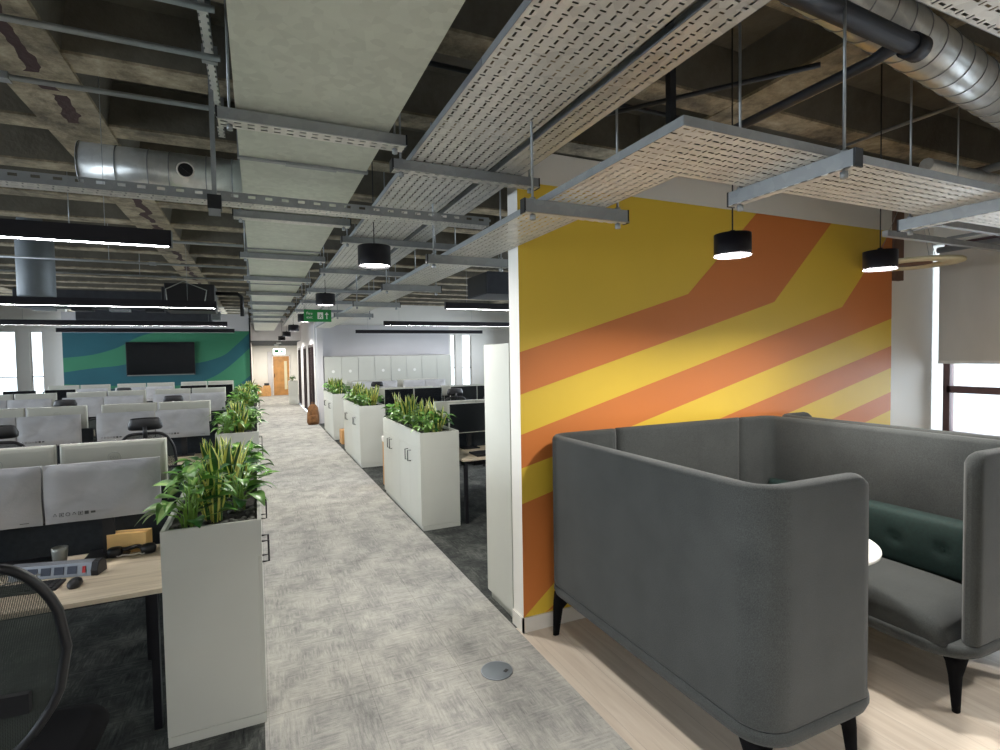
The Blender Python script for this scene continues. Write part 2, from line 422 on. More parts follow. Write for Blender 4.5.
# exterior seen through the window
ob = MB().box(11, 11.3, -6, 14, -3, 2.4).box(10.9, 11, -6, 14, 1.2, 1.28).box(10.9, 11, -6, 14, .2, .28)
tag(ob.build('neighbouring_building', 'white_building'), 'pale building across the street outside the lounge window', 'building')
# office outer walls; their side windows are unseen additions that let daylight in
def added_side_windows(name, x0, x1, ya, yb, wins, first, sgn):
    mb = MB(); mb.box(x0, x1, ya, yb, 0, .9); mb.box(x0, x1, ya, yb, 2.9, 3.9); ys_ = ya
    for a, b_ in wins: mb.box(x0, x1, ys_, a, .9, 2.9); ys_ = b_
    mb.box(x0, x1, ys_, yb, .9, 2.9); struct(mb.build(name, 'white_wall'))
    for i, (a, b_) in enumerate(wins):
        w = struct(empty('window_%d' % (first + i), ((x0 + x1) / 2, a, 0))); L = b_ - a
        MB().box(-.03, .03, 0, .05, .9, 2.9).box(-.03, .03, L - .05, L, .9, 2.9).box(-.03, .03, 0, L, .9, .95).box(-.03, .03, 0, L, 2.85, 2.9).box(-.03, .03, L / 2 - .03, L / 2 + .03, .9, 2.9).build('window_frame', 'soft_white', w)
        MB().box(-.003, .003, .03, L - .03, .93, 2.87).build('pane', 'glass', w)
added_side_windows('wall_left', -7.75, -7.6, -4, 19.2, [(-3, .6), (1.2, 4.8), (5.4, 9.0), (9.6, 13.2), (13.8, 17.4)], 7, 1)  # unseen window row added so daylight lifts the ceiling
added_side_windows('wall_right_office', 8.05, 8.2, 3.77, 17.2, [(4.6, 8.2), (8.8, 12.4), (13.0, 16.4)], 12, -1)  # likewise added out of view for more daylight
struct(MB().box(-7.75, 6.72, -4.15, -4, 0, 3.9).build('wall_back', 'white_wall'))
struct(MB().box(6.42, 8.2, WY + .62, WY + .72, 0, 3.9).build('wall_corner', 'white_wall'))
GY = 18.4
gw = struct(MB().box(-4.87, -.2, GY, GY + .15, 0, 3.3).build('wall_green', 'grey_wall'))
struct(MB().box(-.2, -.16, GY - .04, GY + .18, 0, 3.2).build('trim_2', 'black_metal'))
# flowing teal and green bands (polygons in the wall's own plane)
gp = MB(); gp.box(-4.87, -.2, GY - .004, GY, 0, 2.78, 0)
def smooth_poly(pts, n=6):
    out = []
    L = len(pts)
    for i in range(L - 1):
        p0, p1, p2, p3 = pts[max(i - 1, 0)], pts[i], pts[i + 1], pts[min(i + 2, L - 1)]
        for k in range(n):
            t_ = k / n
            out.append(tuple(.5 * (2 * p1[q] + (p2[q] - p0[q]) * t_ + (2 * p0[q] - 5 * p1[q] + 4 * p2[q] - p3[q]) * t_ ** 2 + (3 * p1[q] - p0[q] - 3 * p2[q] + p3[q]) * t_ ** 3) for q in (0, 1)))
    out.append(pts[-1]); return out
def gband(top, bot):
    a = smooth_poly(top); bb = smooth_poly(bot)
    n = len(a)
    vs = [(p[0], GY - .006, p[1]) for p in a] + [(p[0], GY - .006, p[1]) for p in bb]
    gp.add(vs, [(i, i + 1, n + i + 1, n + i) for i in range(n - 1)], 1)
gband([(-4.87, 2.02), (-4.2, 2.1), (-3.6, 2.3), (-3.1, 2.6), (-2.6, 2.74), (-1.8, 2.76), (-1.0, 2.76), (-.6, 2.77), (-.2, 2.775)], [(-4.87, 1.62), (-4.2, 1.72), (-3.6, 1.78), (-3.1, 1.9), (-2.6, 1.92), (-1.8, 1.8), (-1.0, 2.0), (-.6, 2.32), (-.2, 2.72)])
gband([(-4.87, 1.3), (-4.0, 1.22), (-3.2, 1.2), (-2.4, 1.15), (-1.7, 1.22), (-1.2, 1.4), (-.8, 1.68), (-.45, 2.0), (-.2, 2.25)], [(-4.87, 1.0), (-4.0, .95), (-3.2, .95), (-2.4, .9), (-1.7, .88), (-1.2, .92), (-.8, 1.0), (-.45, 1.2), (-.2, 1.4)])
g_o = gp.build('mural_paint', ['mural_teal', 'mural_green'], gw); g_o['label'] = 'teal and green wave mural'
# window bay left of the green wall
def window_wall(name, x0, x1, y, z0, z1, wins, top=3.9, th=.2):
    mb = MB(); mb.box(x0, x1, y, y + th, 0, z0); mb.box(x0, x1, y, y + th, z1, top); xs = x0
    for a, b_ in wins: mb.box(xs, a, y, y + th, z0, z1); xs = b_
    mb.box(xs, x1, y, y + th, z0, z1); return struct(mb.build(name, 'white_wall'))
window_wall('wall_far_left', -7.6, -4.87, GY + .35, .5, 2.75, [(-7.35, -6.85), (-6.6, -5.98), (-5.69, -5.4)])
for i, (a, b_) in enumerate([(-7.35, -6.85), (-6.6, -5.98), (-5.69, -5.4)]):
    w = struct(empty('window_%d' % (i + 2), (a, GY + .4, 0)))
    MB().box(0, .03, 0, .06, .5, 2.75).box(b_ - a - .03, b_ - a, 0, .06, .5, 2.75).box(0, b_ - a, 0, .06, .5, .54).box(0, b_ - a, 0, .06, 1.5, 1.53).build('window_frame', 'soft_white', w)
    MB().box(.02, b_ - a - .02, .02, .026, .52, 2.75).build('pane', 'glass', w)
FY = 16.85
window_wall('wall_far_right', 1.58, 8.2, FY, .5, 2.6, [(5.86, 6.05), (6.28, 6.62)])
for i, (a, b_) in enumerate([(5.86, 6.05), (6.28, 6.62)]):
    w = struct(empty('window_%d' % (i + 5), (a, FY + .05, 0)))
    MB().box(0, .03, 0, .06, .5, 2.6).box(b_ - a - .03, b_ - a, 0, .06, .5, 2.6).box(0, b_ - a, 0, .06, 1.5, 1.53).build('window_frame', 'soft_white', w)
    MB().box(.02, b_ - a - .02, .02, .026, .52, 2.6).build('pane', 'glass', w)
struct(MB().box(1.58, 5.8, FY - .04, FY, 1.96, 2.9).build('wall_bulkhead', 'grey_wall'))
# corridor beyond
DOORS = ((17.4, 19.35), (20.15, 21.6), (22.8, 24.3))
mb = MB().box(1.6, 1.75, FY - .6, 17.4, 0, 3.8).box(1.6, 1.75, 17.4, 24.6, 2.35, 3.8).box(1.6, 3, 24.6, 24.7, 0, 3.8).box(2.9, 3, 24.7, 30.6, 0, 3.8)
for a, b_ in ((19.35, 20.15), (21.6, 22.8), (24.3, 24.6)): mb.box(1.6, 1.75, a, b_, 0, 2.35)
struct(mb.build('wall_corridor_right', 'grey_wall'))
struct(MB().box(1.585, 1.6, FY - .6, 17.4, 0, .1).box(1.585, 1.6, 19.35, 20.15, 0, .1).box(1.585, 1.6, 21.6, 22.8, 0, .1).build('baseboard_corridor', 'skirting'))
struct(MB().box(-.36, -.21, GY + .16, 31, 0, 3.8).build('wall_corridor_left', 'white_wall'))
struct(MB().box(-.36, 3, 30.6, 30.75, 0, 3.8).build('wall_end', 'white_wall'))
for i, (a, b_) in enumerate(DOORS):
    d = struct(empty('door_%d' % (i + 2), (1.6, a, 0)))
    MB().box(0, .12, 0, .06, 0, 2.35).box(0, .12, b_ - a - .06, b_ - a, 0, 2.35).box(0, .12, 0, b_ - a, 2.27, 2.35).box(0, .1, (b_ - a) / 2 - .03, (b_ - a) / 2 + .03, 0, 2.3).build('door_frame', 'dark_frame', d)
    MB().box(.05, .07, .05, b_ - a - .05, .0, 2.28).build('pane', 'dark_glass', d)
d = struct(empty('door_1', (.72, 30.55, 0)))
MB().box(0, .05, -.02, .05, 0, 2.12).box(.83, .88, -.02, .05, 0, 2.12).box(0, .88, -.02, .05, 2.06, 2.12).build('door_frame', 'soft_white', d)
MB().box(.05, .83, 0, .04, 0, 2.06).build('door_leaf', 'oak_door', d)
MB().box(.58, .72, -.006, 0, .3, 1.8).build('vision_panel', 'cream', d); MB().box(.08, .11, -.05, 0, .95, 1.15).build('door_handle', 'black_metal', d)
struct(MB().box(.5, .71, 30.53, 30.6, 0, 2.3).build('trim_4', 'grey_wall'))

# ------------------------------------------------------------------ camera
H = 1.872; yaw, pit, rol = .426743, .03534, .016627
cy, sy = math.cos(yaw), math.sin(yaw)
fwd = Vector((sy * math.cos(pit), cy * math.cos(pit), -math.sin(pit))); right = Vector((cy, -sy, 0)); down = fwd.cross(right)
rr = right * math.cos(rol) + down * math.sin(rol); dd = -right * math.sin(rol) + down * math.cos(rol)
cam = bpy.data.cameras.new('camera'); cam.sensor_width = 36; cam.lens = 533.5 / 1000 * 36; cam.clip_start = .02
co = bpy.data.objects.new('camera', cam); COL.objects.link(co)
mt = Matrix((rr, -dd, -fwd)).transposed().to_4x4(); mt.translation = (0, 0, H); co.matrix_world = mt; scn.camera = co

# ------------------------------------------------------------------ lounge booth
def rounded_path(pts, r, n=8):
    out = [Vector(pts[0])]
    for i in range(1, len(pts) - 1):
        p, a, b_ = Vector(pts[i]), Vector(pts[i - 1]), Vector(pts[i + 1])
        d1 = (a - p).normalized(); d2 = (b_ - p).normalized()
        s, e = p + d1 * r, p + d2 * r; c = p + d1 * r + d2 * r
        a0 = math.atan2((s - c).y, (s - c).x); a1 = math.atan2((e - c).y, (e - c).x)
        while a1 - a0 > PI: a1 -= 2 * PI
        while a1 - a0 < -PI: a1 += 2 * PI
        out += [c + Vector((math.cos(a0 + (a1 - a0) * k / n), math.sin(a0 + (a1 - a0) * k / n))) * r for k in range(n + 1)]
    out.append(Vector(pts[-1])); return out
def densify(path, step=.02, ends=.14):
    out = []
    for a, b_ in zip(path[:-1], path[1:]):
        L = (b_ - a).length; n = max(1, int(L / step)) if L < .35 or True else 1
        for k in range(n): out.append(a + (b_ - a) * k / n)
    out.append(path[-1]); return out
def upholstered_wall(path, th, z0, z1, rc=(.09, .09), side=1):
    """wall that follows a plan path (outer line); thickness goes to the left*side; ends fall in a rounded corner"""
    path = densify(path, .03); cum = [0]
    for a, b_ in zip(path[:-1], path[1:]): cum.append(cum[-1] + (b_ - a).length)
    T = cum[-1]; rt = th * .42; rings = []
    for i, p in enumerate(path):
        d = (path[min(i + 1, len(path) - 1)] - path[max(i - 1, 0)]).normalized(); nrm = Vector((-d.y, d.x)) * side
        z = z1
        for e, dist in ((0, cum[i]), (1, T - cum[i])):
            if rc[e] and dist < rc[e]: z = min(z, z1 - (rc[e] - math.sqrt(max(0, rc[e] ** 2 - (rc[e] - dist) ** 2))))
        e0, e1 = 0, th
        dm = min(cum[i], T - cum[i])
        if dm < .025: k = .028 * (1 - math.sqrt(max(0, 1 - (1 - dm / .025) ** 2))); e0 += k; e1 -= k
        prof = [(e0 + .004, z0), (e0, z0 + .01), (e0, z - rt)]
        for k in range(1, 6):
            a = PI * k / 6; prof.append(((e0 + e1) / 2 - (e1 - e0) / 2 * math.cos(a), z - rt + rt * math.sin(a)))
        prof += [(e1, z - rt), (e1, z0 + .01), (e1 - .004, z0)]
        rings.append([(p.x + nrm.x * a, p.y + nrm.y * a, zz) for a, zz in prof])
    return MB().rings(rings, 0, True, True, True)
def cushion(x0, x1, y0, y1, z0, z1, nx=14, ny=22, bulge=.05, r=.07, buttons=None, plane='Z', mi=0):
    """soft pillow: superellipse outline, domed top, optional button dimples"""
    cx, cyy, hx, hy = (x0 + x1) / 2, (y0 + y1) / 2, (x1 - x0) / 2, (y1 - y0) / 2
    grid = []
    for i in range(nx + 1):
        row = []
        for j in range(ny + 1):
            u = -1 + 2 * i / nx; v = -1 + 2 * j / ny
            ex = max(0, 1 - abs(u) ** 6) ** .5; ey = max(0, 1 - abs(v) ** 10) ** .5
            h = (ex * ey) ** .6
            z = z0 + (z1 - z0 - bulge) * (h ** .5) + bulge * max(0, (1 - u * u)) ** .7 * max(0, (1 - v ** 4)) ** .7
            xx, yy = cx + hx * math.sin(u * PI / 2) ** 1 * (1 if True else 1), cyy + hy * v
            xx = cx + hx * (1 - (1 - abs(u)) ** 1.25) * (1 if u >= 0 else -1)
            if buttons:
                for bx, by in buttons:
                    d2 = (xx - bx) ** 2 + (yy - by) ** 2; z -= .022 * math.exp(-d2 / (.032 ** 2))
            row.append((xx, yy, z))
        grid.append(row)
    vs = [p for r_ in grid for p in r_]; n = ny + 1
    fs = [(i * n + j, (i + 1) * n + j, (i + 1) * n + j + 1, i * n + j + 1) for i in range(nx) for j in range(ny)]
    mb = MB(); mb.add(vs, fs, mi, True)
    bs = [(x, y, z0) for x, y, z in vs]
    mb.add(bs, [tuple(reversed(f)) for f in fs], mi, True)
    per = [(i, 0) for i in range(nx)] + [(nx, j) for j in range(ny)] + [(i, ny) for i in range(nx, 0, -1)] + [(0, j) for j in range(ny, 0, -1)]
    idx = [a * n + b_ for a, b_ in per]
    o = len(mb.v) - 2 * len(vs)
    for k in range(len(idx)):
        a, b_ = idx[k], idx[(k + 1) % len(idx)]
        mb.f.append([a, b_, len(vs) + b_, len(vs) + a]); mb.mi.append(mi); mb.sm.append(True)
    return mb
SY0, SY1 = 1.405, 3.12
def make_sofa(name, label, x_out, dirx, wing_near, wing_far, y0=SY0, y1=SY1, green=True, rcf=.004):
    """high-backed two seater; back at x_out, seat opens towards dirx"""
    L = y1 - y0; t = thing(name, label, 'sofa', (x_out, y0, 0))
    path = rounded_path([(dirx * wing_near, 0), (0, 0), (0, L), (dirx * wing_far, L)], .15, 10)
    upholstered_wall(path,      .075, .368, 1.35, (.1, rcf), side=-dirx if dirx > 0 else 1).build('backrest_shell', 'sofa_fabric', t)
    # upholstered base with rounded plan
    D = wing_near + .12
    def outline(g, rr_):
        c = [(0 - g, 0 - g), (D + g, 0 - g), (D + g, L + g), (0 - g, L + g)]; out = []
        rs = [.16, rr_, rr_, .16]
        for k in range(4):
            p = Vector(c[k]); a = (Vector(c[k - 1]) - p).normalized(); b_ = (Vector(c[(k + 1) % 4]) - p).normalized(); r_ = rs[k]
            cc = p + a * r_ + b_ * r_; s0 = p + a * r_ - cc; a0 = math.atan2(s0.y, s0.x); e0 = p + b_ * r_ - cc; a1 = math.atan2(e0.y, e0.x)
            while a1 - a0 > PI: a1 -= 2 * PI
            while a1 - a0 < -PI: a1 += 2 * PI
            out += [(dirx * (cc.x + r_ * math.cos(a0 + (a1 - a0) * q / 8)), cc.y + r_ * math.sin(a0 + (a1 - a0) * q / 8)) for q in range(9)]
        return out
    rg = [[(x, y, z) for x, y in outline(g, .2)] for g, z in ((-.03, .295), (-.004, .305), (.004, .33), (.002, .355), (-.008, .366))]
    MB().rings(rg, 0, True).build('seat_base', 'sofa_fabric', t)
    a, b_ = sorted((dirx * .08, dirx * (D - .012)))
    cushion(a, b_, .085, L - .085, .362, .535, bulge=.07).build('seat_cushion', 'sofa_fabric', t)
    # tufted lumbar cushion: built lying down then turned upright against the shell
    if green:
        btn = [(0, .375), (0, .635), (0, .895), (0, 1.155), (0, 1.415)]
        cu = cushion(-.18, .18, .10, L - .1, 0, .105, nx=14, ny=60, bulge=.04, buttons=[(bx, by) for bx, by in btn])
        vs = []
        for v in cu.v: vs.append(Vector((dirx * (.078 + v.z), v.y, .672 + v.x)))
        cu.v = vs; o = cu.build('back_cushion', 'pillow_green', t); o['label'] = 'dark green tufted back cushion'
        mbb = MB()
        for bx, by in btn:
            mbb.lathe([(.001, .012), (.012, .008), (.014, 0), (.012, -.004)], (0, 0, 0), 12); 
            for q in range(len(mbb.v) - 48, len(mbb.v)): pass
        mb2 = MB()
        for bx, by in btn: mb2.cyl((dirx * .150, by, .672), (dirx * .166, by, .672), .012, 12)
        mb2.build('button', 'pillow_green', o)
    else:
        cushion(a, b_, .085, L - .085, .55, .56, bulge=.01) if False else None
    for lx, ly in ((.085, .10), (D - .17, .10), (.085, L - .085), (D - .17, L - .085)):
        sx = -1 if lx < .3 else 1; syy = -1 if ly < .5 else 1
        rg = []
        for f, z, w_, d_ in ((0, .0, .026, .03), (.25, .08, .032, .04), (.6, .18, .04, .052), (.85, .25, .05, .075), (1, .3, .06, .11)):
            we = w_ * (.78 if f < .8 else 1.3); cx_ = dirx * (lx + sx * .05 - sx * (we - .02)); cy_ = ly + syy * .02 - syy * (d_ * .5 - .015)
            pr = []
            for k in range(12):
                an = 2 * PI * k / 12; c_, s_ = math.cos(an), math.sin(an)
                pr.append((cx_ + math.copysign(abs(c_) ** .7, c_) * w_ * (.78 if f < .8 else 1.3), cy_ + math.copysign(abs(s_) ** .7, s_) * d_ * .5, z))
            rg.append(pr)
        MB().rings(rg, 0, True).build('leg', 'seat_black', t)
    return t
make_sofa('booth_sofa', 'high-backed dark grey booth sofa on the left, its outer back facing the aisle', 1.735, 1, .655, .555)
make_sofa('booth_sofa', 'high-backed dark grey booth sofa on the right, with a green tufted cushion', 3.86, -1, .632, .37)
t = make_sofa('booth_sofa', 'dark grey sofa wing showing behind the right booth sofa, against the mural', 3.94, 1, .5, .42, green=False, rcf=.1)
t = thing('upholstered_screen', 'dark grey upholstered panel joining the two booth sofas against the striped mural wall', 'partition', (2.293, SY1, 0))
upholstered_wall([Vector((0, 0)), Vector((1.194, 0))], .075, .37, 1.352, (0, 0), side=-1).build('panel', 'sofa_fabric', t)
MB().box(.3, .9, -.06, -.02, 0, .371).build('foot', 'black_plastic', t)
t = thing('pedestal_table', 'round white pedestal table standing between the two booth sofas', 'table', (2.66, 1.96, 0))
MB().lathe([(.01, .826), (.36, .826), (.378, .832), (.38, .84), (.378, .848), (.36, .852), (.01, .852)], n=48).build('tabletop', 'white_plastic', t)
MB().lathe([(.05, .826), (.03, .8), (.03, .04), (.05, .02)]).build('column', 'white_plastic', t)
MB().lathe([(.24, 0), (.24, .012), (.05, .03), (.02, .03)], n=36).build('base', 'white_plastic', t)

# ------------------------------------------------------------------ storage cabinets, planters, plants
def make_cabinet(face, length=.925, depth=.44, h=.87):
    """two-door storage unit; doors on +x face if face=1, on -x face if face=-1; origin = corner (aisle line), runs +y"""
    t = thing('storage_cabinet', '', 'cabinet')
    s = face
    a, b_ = sorted((-s * depth, -s * .018))
    MB().box(a, b_, .002, length - .002, .052, h).box(a + .001, b_ + (.0 if face < 0 else .016), .003, length - .003, 0, .049).build('body', 'cabinet_grey', t, .0015)
    for k in (0, 1):
        y0, y1 = (.004, length / 2 - .0015) if k == 0 else (length / 2 + .0015, length - .004)
        a, b_ = sorted((-s * .0178, 0))
        d = MB().box(a, b_, y0, y1, .055, h - .003).build('door', 'cabinet_grey', t, .0015)
        hy = y1 - .055 if k == 0 else y0 + .055
        MB().tube([(0, hy, h - .17), (s * .036, hy, h - .17), (s * .036, hy, h - .05), (0, hy, h - .05)], .006, 6).build('handle', 'black_metal', d)
    return t
def snake_mesh(rnd, hmax=.5):
    mb = MB()
    for k in range(18):
        a = rnd.uniform(0, 2 * PI); r0 = rnd.uniform(.0, .07); lean = rnd.uniform(.02, .30); hh = hmax * rnd.uniform(.55, 1.0); w = rnd.uniform(.024, .04)
        base = Vector((r0 * math.cos(a), r0 * math.sin(a), 0)); dr = Vector((math.cos(a), math.sin(a), 0)); tw = rnd.uniform(0, PI); n = 8
        rows = []
        for i in range(n + 1):
            f = i / n; c = base + dr * (lean * hh * f * (.6 + .6 * f)) + Vector((0, 0, hh * f))
            ww = w * (.55 + .9 * f if f < .5 else 1.0 * (1 - ((f - .5) / .5) ** 2.2)) + .0008
            t_ = tw + f * .5; s_ = Vector((math.cos(t_), math.sin(t_), 0)); nn = Vector((-math.sin(t_), math.cos(t_), 0))
            rows.append([c - s_ * ww + nn * ww * .35, c - s_ * ww * .62 + nn * ww * .12, c, c + s_ * ww * .62 + nn * ww * .12, c + s_ * ww + nn * ww * .35])
        vs = [p for r_ in rows for p in r_]
        for i in range(n):
            for j in range(4):
                mb.add([vs[i * 5 + j], vs[i * 5 + j + 1], vs[(i + 1) * 5 + j + 1], vs[(i + 1) * 5 + j]], [(0, 1, 2, 3)], 1 if j in (0, 3) else 0, True)
    return mb
def leafy_mesh(rnd, spread=.3):
    mb = MB()
    for k in range(34):
        a = rnd.uniform(0, 2 * PI); rad = spread * rnd.uniform(.15, 1.0); hh = rnd.uniform(.08, .32) * (1.15 - .4 * rad / spread)
        L = rnd.uniform(.10, .165); w = L * rnd.uniform(.27, .36)
        p0 = Vector((.03 * math.cos(a), .03 * math.sin(a), 0)); tip = Vector((rad * .55 * math.cos(a), rad * .55 * math.sin(a), hh))
        mid = Vector((rad * .2 * math.cos(a), rad * .2 * math.sin(a), hh * .7))
        mb.tube([p0, mid, tip], [.004, .0035, .003], 5, 3)
        d = Vector((math.cos(a), math.sin(a), 0)); side = Vector((-math.sin(a), math.cos(a), 0)); droop = rnd.uniform(.1, .9); n = 7
        roll = rnd.uniform(-.5, .5); side = side * math.cos(roll) + Vector((0, 0, 1)) * math.sin(roll)
        rows = []
        for i in range(n + 1):
            f = i / n; c = tip + d * (L * f * .95) + Vector((0, 0, L * (.35 * f - droop * f * f)))
            ww = w * (math.sin(PI * min(1, f * .97 + .03) ** .75)) + .001
            up = Vector((0, 0, 1)) * ww * .28
            rows.append([c - side * ww + up, c - side * ww * .45 + up * .3, c, c + side * ww * .45 + up * .3, c + side * ww + up])
        v = [p for r_ in rows for p in r_]
        shade = rnd.choice((0, 1, 1, 1))
        for i in range(n):
            for j in range(4):
                mb.add([v[i * 5 + j], v[i * 5 + j + 1], v[(i + 1) * 5 + j + 1], v[(i + 1) * 5 + j]], [(0, 1, 2, 3)], (2 if j in (1, 2) and k % 3 == 0 else shade), True)
    return mb
rnd = random.Random(3)
snakes = []; leafies = []
def hidden_proto(o): return o
snake_me = []; leafy_me = []
for k in range(3):
    o = snake_mesh(rnd, .48).build('snake_plant', ['leaf_dark', 'leaf_margin']); snake_me.append(o.data); bpy.data.objects.remove(o)
    o = leafy_mesh(rnd).build('leafy_plant', ['leaf_dark', 'leaf_mid', 'leaf_light', 'petiole']); leafy_me.append(o.data); bpy.data.objects.remove(o)
def inst(me, name, loc, rz, s=1):
    o = bpy.data.objects.new(name, me); COL.objects.link(o); o.location = loc; o.rotation_euler = (0, 0, rz); o.scale = (s, s, s); return o
protoC = {1: make_cabinet(1), -1: make_cabinet(-1)}
def planter(x_face, face, y0, where, nm, length=1.85, full=True):
    """planter trough on two cabinets. where: words that find it"""
    for k in (0, 1):
        dup(protoC[face], (x_face, y0 + k * .925, 0), 0, 'light grey two-door cabinet, %s unit under the %s' % (('nearer', 'farther')[k], nm), 'storage cabinets under the planters')
    t = thing('planter_box', 'light grey planter trough on top of the cabinets, the %s' % nm, 'planter', (x_face, y0, .87), 0, 'planter troughs')
    a, b_ = sorted((-face * .44, 0)); L = length; h = .19; w = .018
    mb = MB(); mb.box(a, b_, 0, w, 0, h); mb.box(a, b_, L - w, L, 0, h); mb.box(a, a + w, w, L - w, 0, h); mb.box(b_ - w, b_, w, L - w, 0, h); mb.box(a + w, b_ - w, w, L - w, .001, .02)
    mb.build('trough', 'cabinet_grey', t)
    s = MB(); nx, ny = 7, 26; r2 = random.Random(int(y0 * 10)); vs = []
    for i in range(nx + 1):
        for j in range(ny + 1): vs.append((a + w + (b_ - a - 2 * w) * i / nx, w + (L - 2 * w) * j / ny, .155 + r2.uniform(0, .012)))
    s.add(vs, [(i * (ny + 1) + j, (i + 1) * (ny + 1) + j, (i + 1) * (ny + 1) + j + 1, i * (ny + 1) + j + 1) for i in range(nx) for j in range(ny)], 0)
    for k in range(150 if full else 30):
        cx_, cy_ = r2.uniform(a + .04, b_ - .04), r2.uniform(.04, L - .04); r_ = r2.uniform(.012, .022); rg = []
        for q in range(4):
            ph = -PI / 2 + PI * (q + .5) / 4; rg.append([(cx_ + r_ * 1.2 * math.cos(ph) * math.cos(2 * PI * u / 6 + k), cy_ + r_ * math.cos(ph) * math.sin(2 * PI * u / 6 + k), .168 + .7 * r_ * math.sin(ph)) for u in range(6)])
        s.rings(rg, 1, True)
    o = s.build('pebbles', ['soil', 'pebble'], t); o['kind'] = 'stuff'
    pos = ('near end', 'just before the middle', 'just past the middle', 'far end')
    mid = (a + b_) / 2
    for k in range(4):
        yy = y0 + (.20, .66, 1.15, 1.62)[k]
        p = inst(snake_me[k % 3], 'snake_plant', (x_face + mid + r2.uniform(-.04, .04), yy, 1.03), r2.uniform(0, 6), (.62, .84, .68, .56)[k] if face > 0 else .8)
        tag(p, 'yellow-edged snake plant, %s of the %s' % (pos[k], nm), 'plant', 'snake plants in the planters')
        for sd in (-1, 1):
            p = inst(leafy_me[(k + (sd > 0)) % 3], 'leafy_plant', (x_face + mid + sd * .11, yy + .12 * sd + .05, 1.02), r2.uniform(0, 6), r2.uniform(.74, .88) * (1, 1, .85, .72)[k] if face > 0 else .72)
            sidew = 'aisle side' if sd * face > 0 else 'desk side'
            tag(p, 'broad-leaved green plant, %s, %s of the %s' % (sidew, pos[k], nm), 'plant', 'leafy plants in the planters')
LN = ['nearest left planter', 'second left planter', 'third left planter', 'farthest left planter']
RN = ['nearest right planter', 'middle right planter', 'farthest right planter']
for k, y0 in enumerate((2.965, 6.65, 10.25, 13.85)): planter(-.006, 1, y0, '', LN[k], full=k < 2)
for k, y0 in enumerate((5.525, 9.24, 12.76)): planter(1.562, -1, y0, '', RN[k], full=k < 1)
# tall locker behind the end of the mural wall
t = thing('tall_cupboard', 'tall light grey cupboard standing behind the end of the mural wall', 'cupboard', (1.59, 3.345, 0))
MB().box(0, 1.0, 0, .44, .06, 1.96).box(.02, .98, .02, .42, 0, .06).build('body', 'cabinet_grey', t, .002)
for k in (0, 1): MB().box(.004 + .5 * k, .496 + .5 * k, .4405, .456, .06, 1.955).build('door', 'cabinet_grey', t, .002)
# cupboard run at the far right wall
for k in range(4):
    t = thing('tall_cupboard', 'tall pale grey cupboard against the far right wall, %s from the corridor corner' % ('first', 'second', 'third', 'fourth')[k], 'cupboard', (1.78 + .98 * k, 16.3, 0), 0, 'tall cupboards along the far wall')
    MB().box(0, .975, .02, .5, 0, 1.94).build('body', 'grey_wall', t)
    for q in (0, 1):
        d = MB().box(.004 + .488 * q, .484 + .488 * q, 0, .019, .08, 1.936).build('door', 'cabinet_grey', t, .003)
        if (k, q) in ((0, 0), (0, 1), (1, 1), (2, 0), (2, 1)):
            MB().cyl((.25 + .488 * q, 0, 1.5), (.25 + .488 * q, -.004, 1.5), .045, 16).build('sticker', 'white_plastic', d)

# ------------------------------------------------------------------ desks, screens, monitors, chairs
DW, PX = 1.28, -.46
LC = [3.93, 7.56, 11.19, 14.82]; RC = [6.33, 9.96, 13.59]
def make_desk():
    t = thing('desk', '', 'desk')
    # origin: right front corner of the desktop on the floor; runs to -x, +y
    poly = [(-DW + .003, 0), (-.0, 0), (0, .0), (0, .78), (-DW + .003, .78)]
    MB().prism(poly, .705, .73).build('desktop', 'desk_top', t, .003)
    MB().box(-DW + .06, -.06, .12, .16, .655, .704).box(-DW + .06, -.06, .62, .66, .655, .704).build('frame_rail', 'black_metal', t)
    for x in (-.07, -DW + .035):
        MB().box(x, x + .035, .02, .065, 0, .704).box(x, x + .035, .70, .745, 0, .704).box(x, x + .035, .02, .745, .665, .704).build('leg', 'black_metal', t)
    MB().box(-DW + .3, -.3, .42, .6, .56, .6).box(-DW + .3, -DW + .32, .42, .44, .6, .704).box(-.32, -.3, .42, .44, .6, .704).build('cable_tray', 'black_metal', t)
    return t
pd = make_desk()
GD = 'bench desks in rows'
def rowname(side, k): return ('%s %s desk row' % ((ORD if side == 'left' else ['nearest', 'middle', 'farthest'])[k], side))
COLN = ['beside the planter', 'second from the planter', 'third from the planter', 'fourth from the planter']
def desk_row(side, k, c, mods, px):
    sg = 1 if side == 'left' else -1
    for m in range(mods):
        xr = px - m * DW if side == 'left' else px + (m + 1) * DW
        nm = rowname(side, k)
        dup(pd, (xr, c - .8, 0), 0, 'pale wood desk, near side of the %s, %s' % (nm, COLN[m]), GD)
        dup(pd, (xr - DW, c + .8, 0), PI, 'pale wood desk, far side of the %s, %s' % (nm, COLN[m]), GD)
        s = thing('desk_screen', 'dark fabric divider screen in the %s, %s' % (nm, COLN[m]), 'screen', (xr, c, 0), 0, 'desk divider screens')
        MB().box(-DW + .01, -.01, -.012, .012, .56, 1.12).build('screen_panel', 'charcoal_screen', s, .004)
        for x in (-DW + .2, -.2): MB().box(x - .02, x + .02, -.011, .011, 0, .56).build('post', 'black_metal', s)
for k, n in enumerate((2, 2, 3, 4)): desk_row('left', k, LC[k], n, PX)
for k in range(3): desk_row('right', k, RC[k], 2, 2.04)

